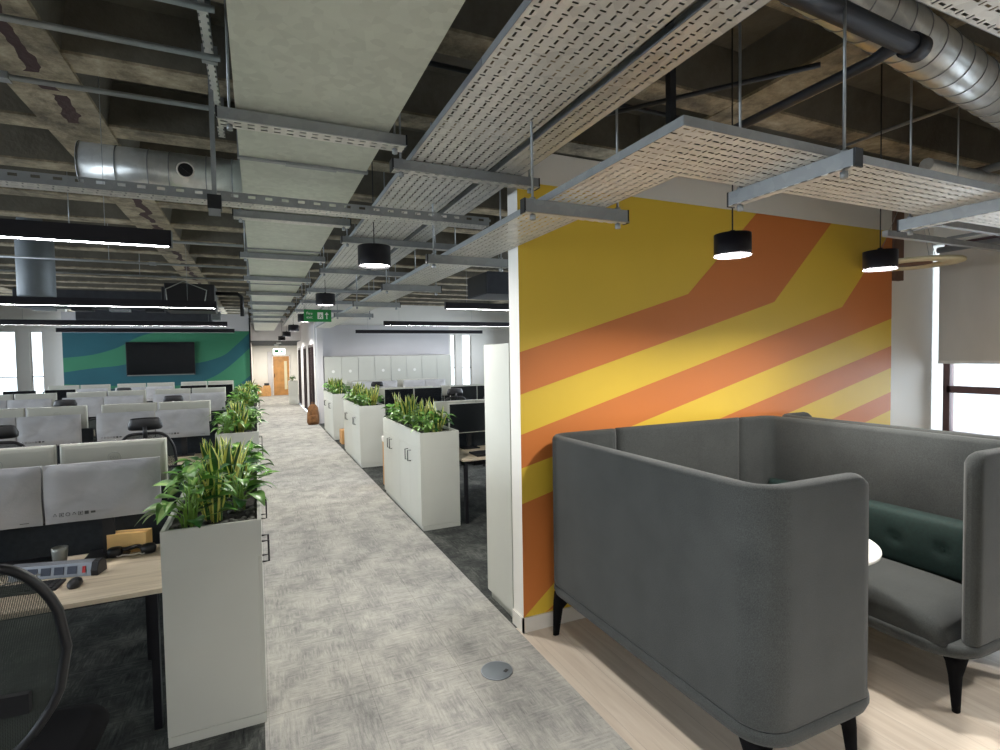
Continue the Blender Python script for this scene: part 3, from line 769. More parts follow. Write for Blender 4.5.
def stand(t, zc, yoff=.0, mat='silver_plastic'):
    MB().box(-.03, .03, yoff, yoff + .02, .012, zc).build('stand', mat, t)
    MB().box(-.11, .11, yoff - .09, yoff + .09, 0, .012).build('stand_base', mat, t, .005)
def make_covered():
    t = thing('covered_monitor', '', 'monitor'); W, Hh = .56, .335; z0 = .232; nx, nz = 16, 10; r2 = random.Random(5)
    mb = MB(); fr = []
    def off(u, v): return .010 * math.sin(u * 9 + v * 3) * math.sin(v * 7 + 1) + .004 * math.sin(u * 23 - v * 11)
    for j in range(nz + 1):
        for i in range(nx + 1):
            u, v = i / nx, j / nz; ed = min(u, 1 - u, v, 1 - v); d = .026 * (1 - math.exp(-ed * 14))
            fr.append((-W / 2 + W * u + (.002 * math.sin(v * 8 + 1) if i in (0, nx) else 0), -.03 - d + off(u, v) * .6 * min(1, ed * 8), z0 + Hh * v + (.001 * math.sin(u * 10) if j in (0, nz) else 0)))
    n = nx + 1
    mb.add(fr, [(j * n + i, j * n + i + 1, (j + 1) * n + i + 1, (j + 1) * n + i) for j in range(nz) for i in range(nx)], 0, True)
    mb.box(-W / 2 + .004, W / 2 - .004, -.031, .012, z0 + .004, z0 + Hh - .004)
    s = mb.build('foam_sleeve', 'foam_sleeve', t); s['label'] = 'grey foam protective sleeve'
    ic = MB(); yy = -.0635
    for q in range(7):
        x = -W / 2 + .055 + q * .029; z = z0 + .055; r_ = .0095
        if q in (0, 3): ic.tube([(x + r_ * math.cos(a), yy, z + r_ * math.sin(a)) for a in [PI / 2 + 2 * PI * u / 3 for u in range(4)]], .0014, 4)
        elif q in (1, 4): ic.tube([(x - r_, yy, z - r_), (x + r_, yy, z - r_), (x + r_, yy, z + r_), (x - r_, yy, z + r_), (x - r_, yy, z - r_)], .0014, 4); ic.box(x - .004, x + .004, yy - .001, yy, z - .004, z + .004)
        elif q == 2: ic.tube([(x + r_ * math.cos(2 * PI * u / 10), yy, z + r_ * math.sin(2 * PI * u / 10)) for u in range(11)], .0014, 4)
        elif q == 5: ic.box(x - r_, x + r_, yy - .001, yy, z - r_, z + r_)
        else: ic.box(x - r_, x + .012, yy - .001, yy, z - .006, z + .006)
    ic.box(W / 2 - .09, W / 2 - .05, yy + .002, yy + .003, z0 + .026, z0 + .029)
    ic.build('printed_symbols', 'ink', s)
    MB().box(-W / 2 + .03, W / 2 - .03, .012, .03, z0 + .03, z0 + Hh - .03).build('housing', 'silver_plastic', t, .006)
    stand(t, z0 + .2, .03, 'black_plastic'); return t
def make_silver(z0=.31):
    t = thing('monitor', '', 'monitor'); W, Hh = .56, .335
    # screen faces +y locally (its user sits on the far side), back faces -y
    MB().box(-W / 2, W / 2, -.004, .014, z0, z0 + Hh).build('screen', ['screen_black'], t, .002)
    rg = []
    for g, y in ((0, -.004), (.001, -.022), (.004, -.030), (.012, -.0345), (.03, -.0365)):
        rg.append([(x, y, z) for x, z in ((-W / 2 + g, z0 + g), (W / 2 - g, z0 + g), (W / 2 - g, z0 + Hh - g), (-W / 2 + g, z0 + Hh - g))])
    hb = MB().rings(rg, 0, True, True, False).build('back_housing', 'silver_plastic', t)
    lg = MB(); zc = z0 + .235
    lg.tube([(.034 * math.cos(2 * PI * u / 28), -.037, zc + .034 * math.sin(2 * PI * u / 28)) for u in range(29)], .0016, 5)
    lg.build('logo_ring', 'logo_grey', hb)
    text_mesh('DELL', .022, 'logo_text', 'logo_grey', hb, (0, -.0374, zc), (PI / 2, 0, 0))
    stand(t, z0 + .18, -.055)
    return t
def make_black():
    t = thing('monitor', '', 'monitor'); W, Hh, z0 = .55, .37, .198
    MB().box(-W / 2, W / 2, -.02, .02, z0, z0 + Hh).build('housing', 'silver_plastic', t, .004)
    MB().box(-W / 2 + .006, W / 2 - .006, -.023, -.0201, z0 + .012, z0 + Hh - .006).build('screen', 'screen_black', t)
    stand(t, z0 + .2, .03, 'black_plastic'); return t
pc, ps, ps2, pb_ = make_covered(), make_silver(), make_silver(.245), make_black()
NTH = ['first', 'second', 'third', 'fourth', 'fifth', 'sixth', 'seventh', 'eighth']
for k in range(4):
    c = LC[k]; nm = rowname('left', k)
    for q in range((4, 4, 6, 7)[k]):
        m, s_ = divmod(q, 2); xc = PX - .085 - m * 1.275 - (.29 if s_ == 0 else .86)
        a = R(.6 if s_ == 0 else -.6)
        if k == 3 and q < 2 or (k == 3 and q in (5, 6)):
            dup(pb_, (xc, c - .13, .73), a, 'dark-screened monitor in the %s, %s in from the aisle' % (nm, NTH[q]), 'black screens facing the camera on the left')
        elif k == 0 and q > 2: pass
        else:
            dup(pc, (xc, c - .12, .73), a, 'grey foam-sleeved monitor in the %s, %s in from the aisle' % (nm, NTH[q]), 'sleeved monitors on the left desk rows')
        if not (k == 0 and q > 2) and not (k == 3 and q > 5):
            dup(ps, (xc + (.0 if s_ == 0 else -.01), c + .16, .73), -a, 'silver-backed monitor in the %s, %s in from the aisle' % (nm, NTH[q]), 'silver-backed monitors on the left desk rows')
for k in range(3):
    c = RC[k]; nm = rowname('right', k)
    for q in range((2, 4, 4)[k]):
        m, s_ = divmod(q, 2); xc = 2.04 + .06 + m * 1.28 + (.29 if s_ == 0 else .85)
        if k < 2: dup(pb_, (xc, c - .14, .73), 0, 'blank black monitor in the %s, %s in from the aisle' % (nm, NTH[q]), 'blank monitors on the right desk rows')
        else: dup(pc, (xc, c - .14, .73), 0, 'grey foam-sleeved monitor in the %s, %s in from the aisle' % (nm, NTH[q]), 'sleeved monitors on the far right row')
        dup(ps2, (xc - .09, c + .16, .73), 0, 'silver-backed monitor in the %s, %s in from the aisle' % (nm, NTH[q]), 'silver-backed monitors on the right desk rows')

def make_chair(head=True):
    t = thing('office_chair', '', 'chair')
    # origin on the floor under the seat; faces +y
    rg = []
    for z, g in ((.46, .05), (.475, .01), (.50, 0), (.52, .012), (.53, .05)):
        w_, d_ = .25 - g, .25 - g; rg.append([(w_ * math.copysign(abs(math.cos(a)) ** .55, math.cos(a)), .02 + d_ * math.copysign(abs(math.sin(a)) ** .55, math.sin(a)), z) for a in [2 * PI * u / 28 for u in range(28)]])
    MB().rings(rg, 0, True).build('seat', 'seat_black', t)
    # back outline
    def bp(u):  # u 0..1 round the outline
        a = 2 * PI * u; c_, s_ = math.cos(a), math.sin(a)
        z = .965 + .295 * math.copysign(abs(s_) ** .42, s_); f = (z - .67) / .59
        w_ = .185 + .07 * math.sin(PI * min(1, max(0, f)) ** 1.1) - .05 * max(0, .25 - f) * 4 * .6
        return (w_ * math.copysign(abs(c_) ** .34, c_), -.26 - .05 * math.sin(PI * f) * -1 - .03 * f, z)
    n = 48; pts = [bp(k / n) for k in range(n)]
    fr = MB().tube(pts + [pts[0], pts[1]], .014, 6, 0, False).build('backrest_frame', 'black_plastic', t)
    mb = MB(); rows = []
    for s_ in (0, .25, .5, .75, 1.0): rows.append([(x * s_, y * s_ + (-.235) * (1 - s_), .95 + (z - .95) * s_) for x, y, z in pts])
    mb.rings(rows[1:], 0, False); mb.add([rows[1][q] for q in range(n)], [tuple(range(n))], 0, True)
    mb.build('backrest_mesh', 'net', t)
    MB().tube([(0, -.10, .46), (0, -.24, .48), (0, -.30, .6), (0, -.29, .8)], [.03, .03, .028, .02], 8).box(-.17, .17, -.265, -.245, .80, .86).build('backrest_spine', 'black_plastic', t)
    if head:
        MB().tube([(0, -.295, 1.2), (0, -.315, 1.28), (0, -.305, 1.33)], [.022, .02, .02], 8).build('headrest_stem', 'black_plastic', t)
        rg = []
        for x, g in ((-.13, .018), (-.12, .005), (-.1, 0), (0, -.004), (.1, 0), (.12, .005), (.13, .018)):
            cv = .03 * (x / .13) ** 2
            rg.append([(x * (1 if zz > 0 else 1.12), -.29 + cv + (.02 - g * .5) * yy, 1.345 + (.064 - g) * zz) for yy, zz in ((-1, -.8), (1, -.8), (1.3, 0), (1, .8), (.6, 1), (-.6, 1), (-1, .8), (-1.2, 0))])
        MB().rings(rg, 0, True).build('headrest', 'black_plastic', t)
    MB().cyl((0, 0, .09), (0, 0, .28), .032, 12).cyl((0, 0, .28), (0, 0, .46), .02, 12).build('gas_lift', 'black_metal', t)
    st = MB()
    for q in range(5):
        a = 2 * PI * q / 5 + .3; st.tube([(0, 0, .12), (.16 * math.cos(a), .16 * math.sin(a), .105), (.3 * math.cos(a), .3 * math.sin(a), .075)], [.03, .022, .016], 6)
    st.build('star_base', 'black_plastic', t)
    for q in range(5):
        a = 2 * PI * q / 5 + .3; x, y = .3 * math.cos(a), .3 * math.sin(a); u = Vector((-math.sin(a), math.cos(a), 0)) * .022
        MB().cyl(Vector((x, y, .028)) - u, Vector((x, y, .028)) + u, .028, 12).cyl((x, y, .04), (x, y, .08), .008, 6).build('castor', 'black_plastic', t)
    return t
ph, pn = make_chair(True), make_chair(False)
GC = 'black task chairs at the desks'
dup(pn, (-.80, 2.28, .03), R(-4), 'black mesh office chair pulled up at the desk nearest the camera, front left', GC)
for x, y, a, l in ((-.98, 6.12, 4, 'black office chair with headrest at the second left row, nearer the aisle'),
                   (-2.0, 6.12, -3, 'black office chair with headrest at the second left row, at the photo\'s left edge'),
                   (-1.2, 9.72, 5, 'black office chair with headrest at the third left row, nearer the aisle'),
                   (-2.5, 9.72, 0, 'black office chair with headrest at the third left row, farther from the aisle'),
                   (-2.5, 13.4, 0, 'black office chair with headrest at the farthest left row'),):
    dup(ph, (x, y, 0), R(a), l, GC).scale = (.92, 1, .962)
for x, y, a, l in ((-.64, 5.12, 176, 'low-backed black office chair tucked behind the nearest silver monitors, beside the planter'),
                   (-2.0, 8.95, 184, 'black office chair without headrest on the far side of the second left row'),
                   (-1.1, 12.6, 180, 'black office chair without headrest on the far side of the third left row')):
    c_ = dup(pn, (x, y, 0), R(a), l, GC); c_.scale = (1, 1, .76 if y < 6 else .86)
for x, y, a, l in ((2.95, 8.55, 0, 'black chair with headrest at the middle right row, left of the pair'), (3.6, 8.6, 8, 'black chair with headrest at the middle right row, right of the pair'),
                   (2.75, 5.05, 10, 'black chair at the nearest right row, seen in the gap beside the tall cupboard'), (2.4, 12.1, 0, 'black chair with headrest at the farthest right row')):
    dup(ph if 'headrest' in l else pn, (x, y, 0), R(a), l, GC).scale = (.92, 1, .962)

# desk-top objects on the nearest desk
t = thing('power_hub', 'grey desktop power unit with blue sockets and a red switch on the nearest desk', 'power unit', (-1.0, 3.575, .73), R(-14))
MB().prism([(-.045, 0), (.045, 0), (.04, .05), (.012, .075), (-.03, .068)], -.22, .17, 0, 'YZ').build('housing', 'alu', t, .002)
MB().prism([(-.047, -.001), (.046, -.001), (.042, .051), (.012, .078), (-.032, .071), (-.05, .03)], .17, .205, 0, 'YZ').build('end_cap', 'black_plastic', t, .003)
for q in range(5): MB().obox((-.17 + q * .062, -.0385, .036), (.045, .004, .04), (R(-12), 0, 0)).build('socket', 'socket_blue', t)
MB().obox((.135, -.040, .036), (.014, .005, .034), (R(-12), 0, 0)).build('switch', 'red_switch', t)
t = thing('keyboard', 'black keyboard lying in front of the power unit on the nearest desk', 'keyboard', (-1.17, 3.42, .73), R(-4))
MB().box(-.22, .22, -.065, .065, 0, .014).build('body', 'black_plastic', t, .004)
kb = MB()
for r_ in range(5):
    for c_ in range(14): kb.box(-.205 + c_ * .0293, -.205 + c_ * .0293 + .025, -.054 + r_ * .0225, -.036 + r_ * .0225, .014, .019)
kb.build('keys', 'black_plastic', t)
t = thing('computer_mouse', 'black mouse beside the keyboard on the nearest desk', 'mouse', (-.885, 3.37, .73))
mo = MB().rings([[(.032 * s_ * math.cos(a), .055 * s_ * math.sin(a), z) for a in [2 * PI * u / 16 for u in range(16)]] for s_, z in ((.9, 0), (1, .01), (.92, .024), (.6, .034), (.2, .037))], 0, True)
mo.build('body', 'black_plastic', t)
t = thing('carton', 'small kraft cardboard box at the back of the nearest desk', 'box', (-.735, 3.86, .73), R(-12))
MB().box(-.105, .105, -.045, .045, 0, .115).build('box_body', 'kraft', t, .002); MB().box(-.1055, .1055, -.01, .01, .1152, .1158).build('tape', 'cardboard', t)
t = thing('headset', 'black plastic-wrapped headset lying in front of the kraft box', 'headset', (-.71, 3.765, .73), R(-5))
MB().tube([(-.09 + .18 * k / 12, .0 + .02 * math.sin(k), .022 + .022 * math.sin(PI * k / 12)) for k in range(13)], .012, 6).build('headband', 'black_plastic', t)
for x in (-.085, .085): MB().lathe([(.01, 0), (.036, .004), (.042, .03), (.034, .05), (.01, .056)], (x, 0, 0), 16).build('ear_cup', 'black_plastic', t)
MB().tube([(-.1 + .02 * k, -.03 + .01 * math.sin(k * 2.1), .008 + .004 * (k % 2)) for k in range(11)], .004, 5).build('cord', 'soft_white', t)
t = thing('docking_station', 'low black docking unit under the sleeved monitors on the nearest desk', 'dock', (-1.13, 3.76, .73))
MB().box(-.2, .1, -.05, .05, 0, .045).build('housing', 'black_plastic', t, .006); MB().box(-.1, -.09, -.0515, -.05, .01, .02).build('port', 'alu', t)
t = thing('drinks_glass', 'small clear beaker behind the power unit on the nearest desk', 'glass', (-1.03, 3.69, .73))
MB().lathe([(.028, 0), (.036, .1), (.038, .12), (.035, .12), (.033, .1), (.026, .006), (.001, .006)], n=20).build('beaker', 'logo_grey', t)
tag(MB().tube([(-1.45, 3.3, .735), (-1.3, 3.36, .745), (-1.2, 3.45, .76), (-1.1, 3.52, .765), (-1.05, 3.60, .745), (-1.02, 3.72, .735)], .0035, 6).build('cable', 'logo_grey'), 'pale cable trailing across the keyboard on the nearest desk', 'cable')
tag(MB().box(-.18, .18, -.13, .13, 0, .02).build('laptop_tray', 'black_plastic', None, .004, loc=(2.42, 5.72, .735)), 'black tray lying on the nearest right desk behind the planter', 'tray')
t = thing('storage_carton', 'pinkish white carton on the farthest left desk row', 'box', (-3.55, 14.1, .73)); MB().box(-.25, .25, -.15, .15, 0, .34).build('box_body', 'soft_white', t); MB().box(-.26, .26, -.02, .16, .34, .35).build('lid_flap', 'soft_white', t)
t = thing('storage_carton', 'cardboard carton on the floor between the middle and farthest right planters', 'box', (1.78, 12.2, 0)); MB().box(-.14, .14, -.18, .18, 0, .3).build('box_body', 'cardboard', t); MB().box(-.02, .02, -.181, .181, .301, .303).build('tape', 'kraft', t)
t = thing('storage_carton', 'tall cardboard carton with white paper on it between the nearest and middle right planters', 'box', (1.8, 7.75, 0)); MB().box(-.14, .14, -.16, .16, 0, .64).build('box_body', 'cardboard', t); MB().box(-.15, .15, -.17, .17, .64, .72).build('paper_pack', 'soft_white', t, .01)
# corridor: backpack, bags, boxes
t = thing('backpack', 'tan backpack leaning at the dark door frame down the aisle', 'bag', (1.42, 16.15, 0))
rg = [[(w_ * math.cos(a), .12 * d_ * math.sin(a), z) for a in [2 * PI * u / 16 for u in range(16)]] for w_, d_, z in ((.14, .9, 0), (.17, 1, .08), (.165, 1, .3), (.14, .95, .48), (.08, .6, .57), (.02, .2, .6))]
MB().rings(rg, 0, True).build('body', 'tan_bag', t)
MB().tube([(-.05, -.02, .58), (-.04, -.03, .64), (.04, -.03, .64), (.05, -.02, .58)], .01, 6).build('handle', 'tan_bag', t)
MB().rings([[(w_ * math.cos(a), -.12 + .05 * math.sin(a), z) for a in [2 * PI * u / 12 for u in range(12)]] for w_, z in ((.1, .05), (.12, .1), (.12, .24), (.09, .28))], 0, True).build('front_pocket', 'tan_bag', t)
for x, h, l in ((.02, .5, 'cardboard box at the end of the corridor, left of the pair'), (.42, .55, 'tan bag with a black top at the end of the corridor, beside the door')):
    t = thing('storage_carton' if x < .3 else 'shopping_bag', l, 'box' if x < .3 else 'bag', (x, 30.2, 0))
    rg = [[(s_ * .2 * a, s_ * .14 * b_, z) for a, b_ in ((-1, -1), (1, -1), (1, 1), (-1, 1))] for s_, z in ((1, 0), (.98, h * .7), (.8 if x > .3 else .98, h))]
    MB().rings(rg, 0, True, True, False).build('body', 'cardboard', t)
    if x > .3: MB().box(-.12, .12, -.08, .08, h, h + .12).build('handle', 'black_plastic', t)
    else: MB().box(-.2, .05, -.1, .1, h, h + .1).build('flap', 'kraft', t)
t = thing('storage_cabinet', 'small pale cabinet with a plant on it at the far right of the corridor', 'cabinet', (1.2, 24.0, 0))
MB().box(0, .34, 0, .5, .05, .98).box(.02, .32, .02, .48, 0, .05).build('body', 'cabinet_grey', t); MB().box(-.016, 0, .01, .49, .06, .97).build('door', 'cabinet_grey', t)
tag(inst(leafy_me[1], 'leafy_plant', (1.34, 24.2, .975), 1, .7), 'leafy plant on the small cabinet at the far end of the corridor', 'plant')
# floor box in the aisle carpet
t = thing('floor_box', 'round grey floor socket lid set in the light aisle carpet', 'floor socket', (1.245, 2.853, 0))
MB().lathe([(.001, .0), (.092, 0), (.092, .004), (.088, .006), (.001, .006)], n=40).build('lid', 'drum_grey', t)
MB().lathe([(.096, 0), (.096, .005), (.089, .0045), (.089, 0)], n=40).build('trim_ring', 'alu', t)
MB().obox((.045, -.03, .0065), (.03, .02, .002), (0, 0, .5)).build('cable_flap', 'black_plastic', t)
# television
t = thing('television', 'large black flat television on the green wave wall', 'television', (-2.55, GY - .01, 1.97))
MB().box(-.86, .86, -.07, -.006, -.5, .48).build('housing', 'black_plastic', t, .006); MB().box(-.84, .84, -.073, -.0701, -.46, .46).build('screen', 'screen_black', t); MB().box(-.84, .84, -.078, -.0702, -.495, -.47).build('soundbar', 'logo_grey', t)
t = thing('media_sideboard', 'low dark blue sideboard under the television wall', 'sideboard', (-3.9, 17.55, 0)); MB().box(-1.2, 1.0, 0, .4, .05, 1.15).box(-1.15, .95, .03, .37, 0, .05).build('body', 'blanket', t, .004)
for q in range(3): MB().box(-1.19 + q * .73, -.47 + q * .73, -.016, -.0005, .06, 1.14).build('door', 'blanket', t, .003)

# ------------------------------------------------------------------ services overhead
def channel_x(x0, x1, y, z, h=.062, w=.041, parent=None, name='channel'):
    mb = MB(); mb.box(x0, x1, y - w / 2, y + w / 2, z, z + .003, 1); mb.box(x0, x1, y - w / 2, y - w / 2 + .003, z + .003, z + h); mb.box(x0, x1, y + w / 2 - .003, y + w / 2, z + .003, z + h)
    mb.box(x0, x1, y - w / 2, y - w / 2 - .012, z, z + .003); return mb.build(name, ['galv', 'slot_strut_X'], parent)
def channel_y(y0, y1, x, z, h=.062, w=.041, parent=None, name='channel'):
    mb = MB(); mb.box(x - w / 2, x + w / 2, y0, y1, z, z + .003, 1); mb.box(x - w / 2, x - w / 2 + .003, y0, y1, z + .003, z + h); mb.box(x + w / 2 - .003, x + w / 2, y0, y1, z + .003, z + h)
    return mb.build(name, ['galv', 'slot_strut_Y'], parent)
def hanger(a, b_, c, z, label, axis='X', rods=None, h=.062, w=.041):
    """trapeze hanger: slotted channel with threaded rods and nuts"""
    t = thing('trapeze_hanger', label, 'bracket', (0, 0, 0), 0, 'trapeze hangers under the ceiling services')
    t.location = (a, c, z) if axis == 'X' else (c, a, z)
    L = b_ - a
    (channel_x(0, L, 0, 0, h, w, parent=t) if axis == 'X' else channel_y(0, L, 0, 0, h, parent=t))
    for s_ in (rods or (.05, L - .05)):
        p = (s_, 0) if axis == 'X' else (0, s_)
        MB().cyl((p[0], p[1], -.03), (p[0], p[1], PAN - z), .006, 6).cyl((p[0], p[1], -.028), (p[0], p[1], -.004), .014, 6).cyl((p[0], p[1], h), (p[0], p[1], h + .012), .014, 6).build('threaded_rod', 'galv', t)
    for e in (0, L):
        (MB().box(e - .004, e + .004, -w / 2 - .001, w / 2 + .001, -.002, h + .002) if axis == 'X' else MB().box(-.022, .022, e - .004, e + .004, -.002, h + .002)).build('end_cap', 'black_plastic', t)
    return t
# rectangular duct
mb = MB(); ya = -3.0
t = thing('supply_duct', 'wide flat rectangular galvanised duct running above the left of the aisle', 'duct', (0, 0, 2.995))
mb.box(-.055, .632, -3, 22.3, 0, .35).build('duct_body', 'galv_duct', t)
for y in (3.28, 5.9, 8.6, 11.2, 14, 17): MB().box(-.065, .642, y, y + .03, -.012, .362).build('flange', 'galv', t)
MB().box(.18, .46, 3.27, 3.31, -.02, -.011).build('access_clip', 'galv', t)
ys = [1.0, 2.70, 4.45, 6.15, 7.85, 9.6, 11.3, 13.0, 14.8, 16.6]
for i, y in enumerate(ys): hanger(-.13, .715, y, 2.93, 'slotted steel channel across the underside of the flat duct, %s from the camera' % (['first', 'second', 'third', 'fourth', 'fifth', 'sixth', 'seventh', 'eighth', 'ninth', 'tenth'][i]), h=.055, w=.085)
# cable trays running along the aisle
def tray_y(x0, x1, y0, y1, z, mat, name, label, joints=()):
    t = thing(name, label, 'cable tray', (x0, y0, z)); W, L = x1 - x0, y1 - y0
    MB().box(0, W, 0, L, 0, .0015).build('tray_bed', mat, t)
    for s_ in (0, W): MB().box(s_ - .0015, s_ + .0015, 0, L, 0, .032).box(*sorted((s_, s_ + (.01 if not s_ else -.01))), 0, L, .030, .032).build('side_flange', 'galv', t)
    for j in joints:
        for s_ in (-.004, W + .001): MB().box(s_, s_ + .003, j - .1, j + .1, .004, .028).build('splice_plate', 'alu', t)
    return t
def tray_x(x0, x1, y0, y1, z, mat, name, label):
    t = thing(name, label, 'cable tray', (x0, y0, z)); L, W = x1 - x0, y1 - y0
    MB().box(0, L, 0, W, 0, .0015).build('tray_bed', mat, t)
    for s_ in (0, W): MB().box(0, L, s_ - .0015, s_ + .0015, 0, .032).build('side_flange', 'galv', t)
    return t
tray_y(.79, 1.247, -1.5, 18.5, 2.945, 'slot_Y', 'cable_tray', 'wide perforated steel cable tray running above the aisle', (3.45, 7.2))
tray_y(1.295, 1.463, -1.5, 14, 2.945, 'slot_Y', 'cable_tray', 'narrow perforated steel cable tray beside the wide one above the aisle', (3.0, 6.9))
for i, (a, b_, y) in enumerate(((.69, 1.58, -.2), (.69, 1.575, 2.88), (.70, 1.8, 4.83), (.70, 1.9, 6.6), (.70, 2.0, 8.5), (.72, 2.1, 10.2), (.75, 2.1, 12.1))):
    hanger(a, b_, y, 2.88, 'slotted steel channel under the two aisle cable trays, %s from the camera' % NTH[i], h=.055, w=.065)
# lower tray B: along the aisle edge, then turning right over the booth
t = tray_y(1.247, 1.575, 1.69, 13, 2.59, 'slot_B_Y', 'cable_tray', 'lower perforated cable tray crossing past the end of the mural wall')
t = thing('cable_tray', 'perforated cable tray turning the corner and running above the lounge booth', 'cable tray', (1.247, 1.31, 2.59))
MB().box(0, .328, 0, .38, 0, .0015).build('corner_bed', 'slot_B_X', t); MB().box(.328, 4.6, 0, .38, 0, .0015).build('tray_bed', 'slot_B_X', t)
MB().box(0, 4.6, -.0015, .0015, 0, .032).build('side_flange', 'galv', t); MB().box(.328, 4.6, .3785, .3815, 0, .032).build('side_flange', 'galv', t); MB().box(-.0015, .0015, 0, .38, 0, .032).build('side_flange', 'galv', t)
for i, (a, b_, y) in enumerate(((1.13, 1.71, 2.2), (1.10, 1.72, 3.62), (1.12, 1.72, 5.2), (1.12, 1.72, 6.9), (1.12, 1.72, 8.7))):
    hanger(a, b_, y, 2.527, 'steel channel under the lower cable tray, %s from the camera' % NTH[i])
hanger(1.22, 1.78, 1.97, 2.527, 'steel channel under the lounge cable tray near the left pendant lamp', 'Y')
hanger(1.22, 1.80, 3.28, 2.527, 'steel channel under the lounge cable tray near the right pendant lamp', 'Y')
tray_x(.7, 4.6, .55, .95, 2.9, 'slot_X', 'cable_tray', 'perforated cable tray crossing overhead at the top right corner')
# long tray crossing the office
t = thing('cable_tray', 'long narrow slotted cable tray crossing above the left desks and the aisle', 'cable tray', (-7, 3.44, 2.78))
MB().box(0, 8.5, 0, .12, 0, .0015).build('tray_bed', 'slot_X', t)
mb = MB()
mb.box(0, 8.5, -.0015, .0015, 0, .028); mb.box(0, 8.5, .1185, .1215, 0, .055)
for k in range(95): mb.box(k * .09, k * .09 + .052, -.0015, .0015, .028, .044)
mb.box(0, 8.5, -.0015, .0015, .044, .056); mb.build('side_flange', 'galv', t)
for x in (-5.3, -3.3, -1.3): hanger(x - .02, x + .02, 3.5, 2.75, 'small bracket holding the long cross tray above the left desks, at x %s' % {-5.3: 'far left', -3.3: 'middle', -1.3: 'right'}[x], rods=(.02,)) if False else None
t = thing('tray_support', 'vertical slotted post holding the long cross tray beside the flat duct', 'bracket', (-.19, 3.42, 2.74))
MB().box(-.012, .012, -.012, .012, .0, 1.04).build('post', 'galv', t); MB().box(-.035, .035, -.03, .03, -.02, .06).build('clamp', 'black_plastic', t); MB().box(-.03, .03, -.035, -.03, -.06, -.02).build('plate', 'galv', t)
t = thing('tray_support', 'slotted ceiling rail beside the flat duct at the top left', 'bracket', (-.17, 1.9, 3.38))
mk = channel_y(0, 2.2, 0, 0, .041, parent=t, name='rail')
for y in (.7, 1.15, 1.72): MB().box(-.035, .035, y, y + .03, -.02, .06).build('clamp', 'galv', t)
# conduits left
for i, (x0, x1, y, z) in enumerate(((-7.5, -.12, 2.60, 3.36), (-7.5, -.12, 2.985, 3.35), (-7.5, -.16, 3.585, 3.35), (-7.5, -.1, 6.4, 3.1), (-3.0, -.1, 7.9, 3.1), (-7.5, -.1, 9.8, 3.2))):
    t = thing('conduit', 'galvanised conduit under the left ceiling, %s from the camera' % NTH[i], 'pipe', (x0, y, z), 0, 'conduits under the left ceiling')
    MB().cyl((0, 0, 0), (x1 - x0, 0, 0), .0145, 10).build('pipe', 'galv', t)
    for xx in (-1.6, -4.5): 
        if xx > x0: MB().cyl((xx - x0, 0, .01), (xx - x0, 0, PAN - z), .004, 6).build('hanger_rod', 'galv', t)
    for xx in (-1.15, -2.9, -5): MB().box(xx - x0 - .035, xx - x0 + .035, -.03, .03, -.02, .016).build('saddle', 'galv', t)
# round duct left
t = thing('spiral_duct', 'round silver spiral duct under the left ceiling, ending beside the flat duct', 'duct', (0, 4.33, 3.16))
mb = MB(); mb.cyl((-1.0, 0, 0), (-.057, 0, 0), .148, 36).build('duct_body', 'galv_round', t)
for x in (-1.0, -.8, -.62, -.5, -.28, -.12): MB().tube([(x, .149 * math.cos(2 * PI * u / 36), .149 * math.sin(2 * PI * u / 36)) for u in range(37)], .004, 5).build('seam_ring', 'galv', t)
dm = MB().tube([(-.40 + .05 * math.cos(2 * PI * u / 24), -.148, .0 + .05 * math.sin(2 * PI * u / 24)) for u in range(25)], .006, 6).build('damper_ring', 'soft_white', t)
MB().cyl((-.40, -.13, 0), (-.40, -.152, 0), .045, 20).obox((-.40, -.155, 0), (.08, .006, .008), (0, .7, 0)).build('damper_dial', 'black_plastic', t)
# round duct right
P0, P1 = Vector((1.2, 1.30, 3.31)), Vector((5.6, 1.86, 3.31)); dv = (P1 - P0).normalized(); u1 = dv.cross(Vector((0, 0, 1))).normalized()
t = thing('spiral_duct', 'round silver spiral duct under the lounge ceiling at the top right', 'duct', P0)
MB().cyl((0, 0, 0), P1 - P0, .115, 36).build('duct_body', 'galv_round', t)
for k in range(27):
    c_ = dv * (.1 + k * .16); MB().tube([c_ + u1 * .117 * math.cos(2 * PI * q / 30) + Vector((0, 0, .117 * math.sin(2 * PI * q / 30))) for q in range(31)], .003, 5).build('seam_ring', 'galv', t)
# dark pipes right
t = thing('drain_pipe', 'dark pipe with a capped end and a branch above the booth', 'pipe', (2.42, 1.33, 3.12))
MB().cyl((-1.7, -.08, 0), (.1, .0, 0), .04, 20).cyl((.05, 0, 0), (.13, .003, 0), .05, 20).build('main_pipe', 'pipe_dark', t)
MB().tube([(0, 0, 0), (.0, .12, -.02), (.02, 1.7, -.02)], [.032, .024, .022], 14).build('branch_pipe', 'pipe_dark', t)
for x, l in ((2.2, 'dark square drop post above the booth tray'),):
    tag(MB().box(-.02, .02, -.02, .02, -.62, .0).build('drop_post', 'pipe_dark', None, loc=(2.17, 2.38, PAN)), l, 'bracket')
def pipe(name, label, a, b_, r, mat='galv', cat='pipe'): return tag(MB().cyl(a, b_, r, 10).build(name, mat), label, cat, 'conduits above the lounge')
pipe('conduit', 'thin dark conduit crossing above the lounge parallel to the mural', (.8, 2.75, 3.42), (6.3, 2.75, 3.42), .014, 'pipe_dark')
pipe('conduit', 'pale conduit running towards the mural wall above the lounge', (4.15, 0, 3.44), (4.15, 3.1, 3.44), .012)
pipe('conduit', 'dark conduit above the left pendant lamp running to the mural', (2.75, 1.9, 3.38), (1.9, 3.0, 3.38), .014, 'pipe_dark')
pipe('conduit', 'pale conduit over the window side of the lounge', (5.35, .5, 3.3), (5.35, 3.1, 3.3), .03)
